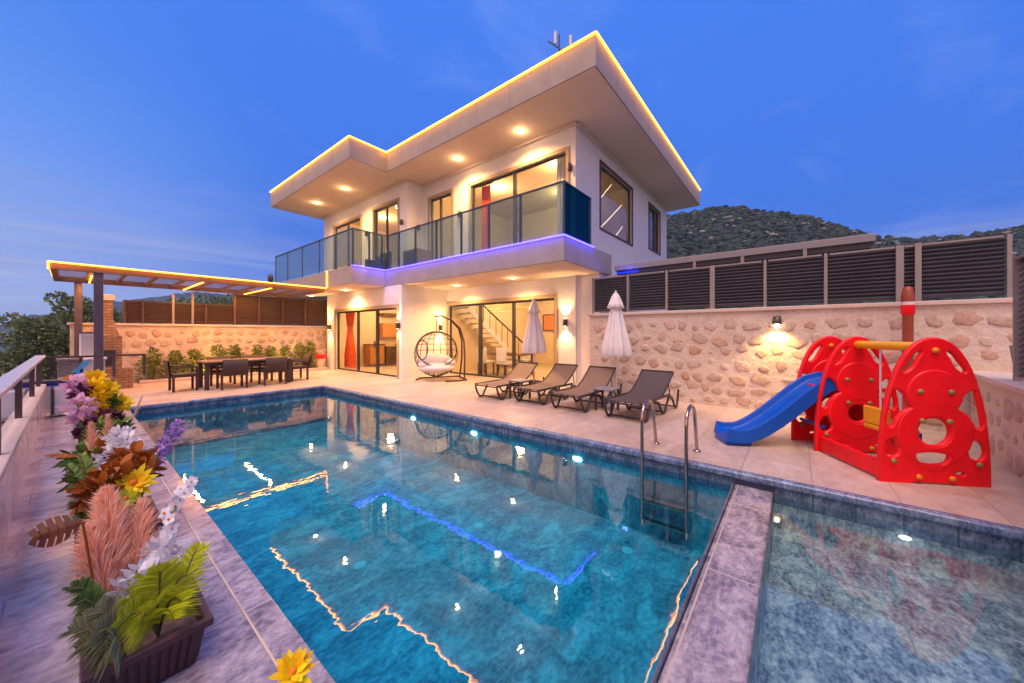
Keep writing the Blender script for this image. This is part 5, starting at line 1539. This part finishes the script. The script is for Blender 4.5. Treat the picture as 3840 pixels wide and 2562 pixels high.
orchid('white_orchid', 'white orchid spray reaching over the coping towards the pool, nearest planter', (.26, 2.55, Z0), [(.27, 2.58, .36), (.33, 2.66, .48), (.41, 2.80, .56), (.47, 2.92, .58)], .038, 108, (-.3, -.8, .5))
cluster('white_blossom', 'white blossoms between the lime grass and the pink plume', (.22, 2.34, Z0), [((.27, 2.42, .44), .045), ((.20, 2.34, .38), .05), ((.30, 2.36, .38), .05), ((.15, 2.30, .36), .045), ((.34, 2.38, .42), .04)], M['petal_w'], 40, .05, 109)
# --- middle planter
daisy('sunflower', 'large yellow sunflower facing the camera in the middle planter', (.24, 3.55, Z0), (.265, 3.55, .47), (-.05, -.8, .45), .115, 13, 'petal_y', 110, .22, 3)
daisy('yellow_bud', 'half open yellow green bloom just below the large sunflower', (.22, 3.52, Z0), (.225, 3.48, .40), (-.1, -.8, .3), .07, 9, 'lime', 111, .2, 2)
cluster('dried_leaf_bunch', 'round rust brown dried leaves left of the sunflower', (.14, 3.6, Z0), [((.11, 3.55, .47), .075), ((.19, 3.62, .52), .07)], M['rusty'], 60, .085, 112, 'dried leaves', 'rusty', 'leaf')
cluster('dried_leaf_bunch', 'rust brown dried leaves above the sunflower', (.24, 3.8, Z0), [((.28, 3.85, .56), .075), ((.33, 3.8, .47), .06)], M['rusty'], 60, .08, 113, 'dried leaves', 'rusty', 'leaf')
monstera('dried_leaf', 'narrow upright rust leaf right of the sunflower', (.30, 3.7, Z0), (.33, 3.66, .40), (.25, .1, 1), (-.2, -1, .1), .20, .025, M['rusty'])
cluster('delphinium', 'purple delphinium spike leaning over the coping towards the pool', (.30, 3.9, Z0), [((.37 + .21 * k, 3.92 + .3 * k, .44 + .24 * k), .05 - .012 * k) for k in (0, .15, .3, .45, .6, .75, .9, 1.02)], M['petal_purple'], 26, .042, 114, 'delphinium', 'green')
cluster('white_hydrangea', 'dense white flower head behind the brown leaves in the middle planter', (.22, 3.95, Z0), [((.20, 4.0, .55), .10), ((.27, 4.05, .62), .10), ((.22, 3.95, .46), .08), ((.30, 4.12, .55), .08), ((.24, 4.2, .68), .07)], M['petal_w'], 110, .045, 115)
fern('fern', 'green fern fronds on the walkway side of the middle planter', (.10, 3.75, Z0), [(.0, 3.60, .40), (.02, 3.75, .52), (-.01, 3.9, .58), (.04, 3.5, .34), (.05, 4.0, .62)], M['green'], 116, .10, .022)
monstera('dried_leaf', 'slim rust leaf pointing left over the walkway from the fern', (.08, 4.0, Z0), (.04, 4.1, .60), (-1, .1, .28), (0, -.5, 1), .16, .025, M['rusty'])
plume('pampas_plume', 'short salmon plume pointing up beside the white flower head', (.26, 3.95, Z0), (.29, 3.98, .66), .07, 300, M['plume'], 117, .2)
# --- between middle and far planters
plume('pampas_plume', 'salmon plume left of the white flower head, above the fern', (.14, 4.55, 0), (.10, 4.6, .76), .12, 700, M['plume'], 118, .3)
plume('pampas_plume', 'salmon plume standing upright between the white flowers and the far planter', (.17, 4.6, 0), (.20, 4.66, .80), .11, 600, M['plume'], 119, .3)
cluster('dried_leaf_bunch', 'rust brown leaves below the upright salmon plumes', (.16, 4.5, 0), [((.17, 4.45, .52), .08), ((.18, 4.4, .40), .07)], M['rusty'], 50, .08, 120, 'dried leaves', 'rusty', 'leaf')
cluster('leaf_bunch', 'green leaves at the walkway side below the salmon plumes', (.06, 4.5, 0), [((.05, 4.45, .50), .09), ((.06, 4.3, .38), .09)], M['green'], 50, .075, 121, 'leaves', 'green', 'leaf')
# --- far planter
daisy('yellow_daisy', 'topmost yellow bloom of the far planter', (.15, 5.5, Z0), (.145, 5.5, 1.04), (0, -.8, .35), .10, 14, 'petal_y', 130, .3, 3)
daisy('yellow_daisy', 'round yellow bloom right of the long yellow flower head', (.20, 5.45, Z0), (.225, 5.5, .92), (.1, -.8, .35), .10, 14, 'petal_y', 131, .3, 3)
daisy('yellow_daisy', 'yellow bloom lowest and nearest the pool in the far planter', (.26, 5.4, Z0), (.31, 5.5, .76), (.15, -.8, .4), .105, 14, 'petal_y', 132, .3, 3)
cluster('yellow_celosia', 'long golden yellow flower head in the middle of the far planter', (.13, 5.35, Z0), [((.13, 5.35, .76), .085), ((.135, 5.35, .86), .085), ((.14, 5.38, .95), .07)], M['petal_y'], 130, .05, 133)
cluster('pink_blossom', 'upper pink blossoms on the walkway side of the far planter', (.05, 5.4, Z0), [((.03, 5.4, 1.0), .075), ((.06, 5.4, .94), .05)], M['petal_pink'], 60, .06, 134)
cluster('pink_blossom', 'lower pink blossoms on the walkway side of the far planter', (.05, 5.2, Z0), [((.04, 5.2, .82), .085), ((.05, 5.22, .72), .06)], M['petal_pink'], 70, .06, 135)
cluster('dark_leaf_bunch', 'dark purple leaves between the two pink blossom heads', (.06, 5.35, Z0), [((.055, 5.35, .92), .06)], M['petal_dark'], 45, .06, 136, 'leaves', 'petal_dark', 'leaf')
cluster('dark_leaf_bunch', 'dark purple leaves below the long golden flower head', (.18, 5.2, Z0), [((.20, 5.2, .68), .07), ((.28, 5.25, .64), .06), ((.09, 5.15, .60), .06)], M['petal_dark'], 50, .06, 137, 'leaves', 'petal_dark', 'leaf')
cluster('leaf_bunch', 'green leaves around the base of the far planter flowers', (.18, 5.3, Z0), [((.15, 5.1, .58), .10), ((.26, 5.15, .56), .10), ((.24, 5.45, .80), .05)], M['green'], 60, .07, 138, 'leaves', 'green', 'leaf')
t = T('bird_of_paradise', 'blue and orange bird of paradise flower at the top left of the far planter', 'flower', (.06, 5.6, Z0))
MB().tube([(0, 0, 0), (-.02, 0, .5), (-.01, 0, .92)], .008, 6).build('stem', M['green'], t)
mb = MB(); mb.leaf((-.05, 0, .98), (.75, 0, -.55), .20, .09, (0, -1, 0), 0, 3); mb.leaf((-.02, 0, .98), (.4, -.2, .5), .14, .05, (0, -1, 0), 0, 3); mb.build('blue_petal', M['petal_blue'], t)
mb = MB(); mb.leaf((-.04, 0, .95), (-.15, 0, -1), .12, .04, (0, -1, 0), 0, 3); mb.leaf((0, 0, .95), (.1, 0, 1), .12, .02, (0, -1, 0), 0, 3); mb.leaf((-.05, 0, .93), (-.5, -.2, -.3), .10, .035, (0, -1, 0), 0, 3); mb.build('orange_petal', M['petal_orange'], t)
plume('pampas_plume', 'pale feathery plume leaning over the coping from the far planter', (.24, 5.3, Z0), (.48, 5.42, .86), .07, 420, M['plume_pale'], 139, .2)
fern('fern', 'small green fern hanging over the coping from the far planter', (.22, 5.1, Z0), [(.36, 5.0, .50), (.30, 4.9, .52)], M['green'], 140, .07, .02)
# --- bottom edge
daisy('yellow_lily', 'lone yellow flower at the bottom edge on the pool coping', (.48, 1.02, Z0), (.455, 1.29, .385), (.0, -.55, .8), .068, 10, 'petal_y', 150, .2, 3)

# ================================================================== far houses in the valley
g = random.Random(77)
vill = [(14, 800, 120, 'white box house low in the far valley at the left picture edge'), (48, 812, 150, 'cream house in the far valley below the distant hill'), (8, 830, 95, 'pale house nearest the railing in the valley'), (70, 792, 180, 'small white house highest on the valley slope')]
for px, py, D, lb in vill:
    d = ray(px, 765); d = d / d.length
    t = thing('valley_house', lb, 'house', (d.x * D, d.y * D, -14), g.uniform(0, 1), 'houses in the far valley')
    w = g.uniform(3, 5); h = g.uniform(4, 6.5)
    MB().box(-w, w, -w * .7, w * .7, 0, h).build('wall', M['white'], t)
    MB().prism([(-w - .3, -w * .7 - .3), (w + .3, -w * .7 - .3), (w + .3, w * .7 + .3), (-w - .3, w * .7 + .3)], h, h + .4).build('roof', M['cap'], t)
    for k in (-1, 0, 1):
        MB().box(k * w * .55 - .5, k * w * .55 + .5, -w * .7 - .05, -w * .7, 1.2, 2.6).build('window', M['frame'], t)

# ================================================================== dusk haze
hm, hnt, hb_, hout = newmat('dusk_haze')
hnt.nodes.remove(hb_)
pv = N(hnt, 'ShaderNodeVolumePrincipled', Density=.00022); pv.inputs['Color'].default_value = (.80, .88, 1, 1); pv.inputs['Anisotropy'].default_value = .1
hnt.links.new(pv.outputs[0], hout.inputs['Volume'])
tag(MB().box(-1250, 1250, -1250, 1250, -18, 140).build('haze', hm), 'thin bluish dusk haze over the valley and hills', 'haze', kind='stuff')

# ================================================================== render settings
sc.view_settings.view_transform = 'Standard'
sc.view_settings.look = 'None'
sc.view_settings.exposure = .28
sc.view_settings.gamma = 1
sc.render.engine = 'CYCLES'
cy = sc.cycles
cy.use_denoising = True
try: cy.denoiser = 'OPENIMAGEDENOISE'
except Exception: pass
cy.max_bounces = 7; cy.diffuse_bounces = 3; cy.glossy_bounces = 4; cy.transparent_max_bounces = 16; cy.transmission_bounces = 4
cy.caustics_reflective = False; cy.caustics_refractive = False
cy.sample_clamp_indirect = 4; cy.sample_clamp_direct = 0
cy.blur_glossy = .5
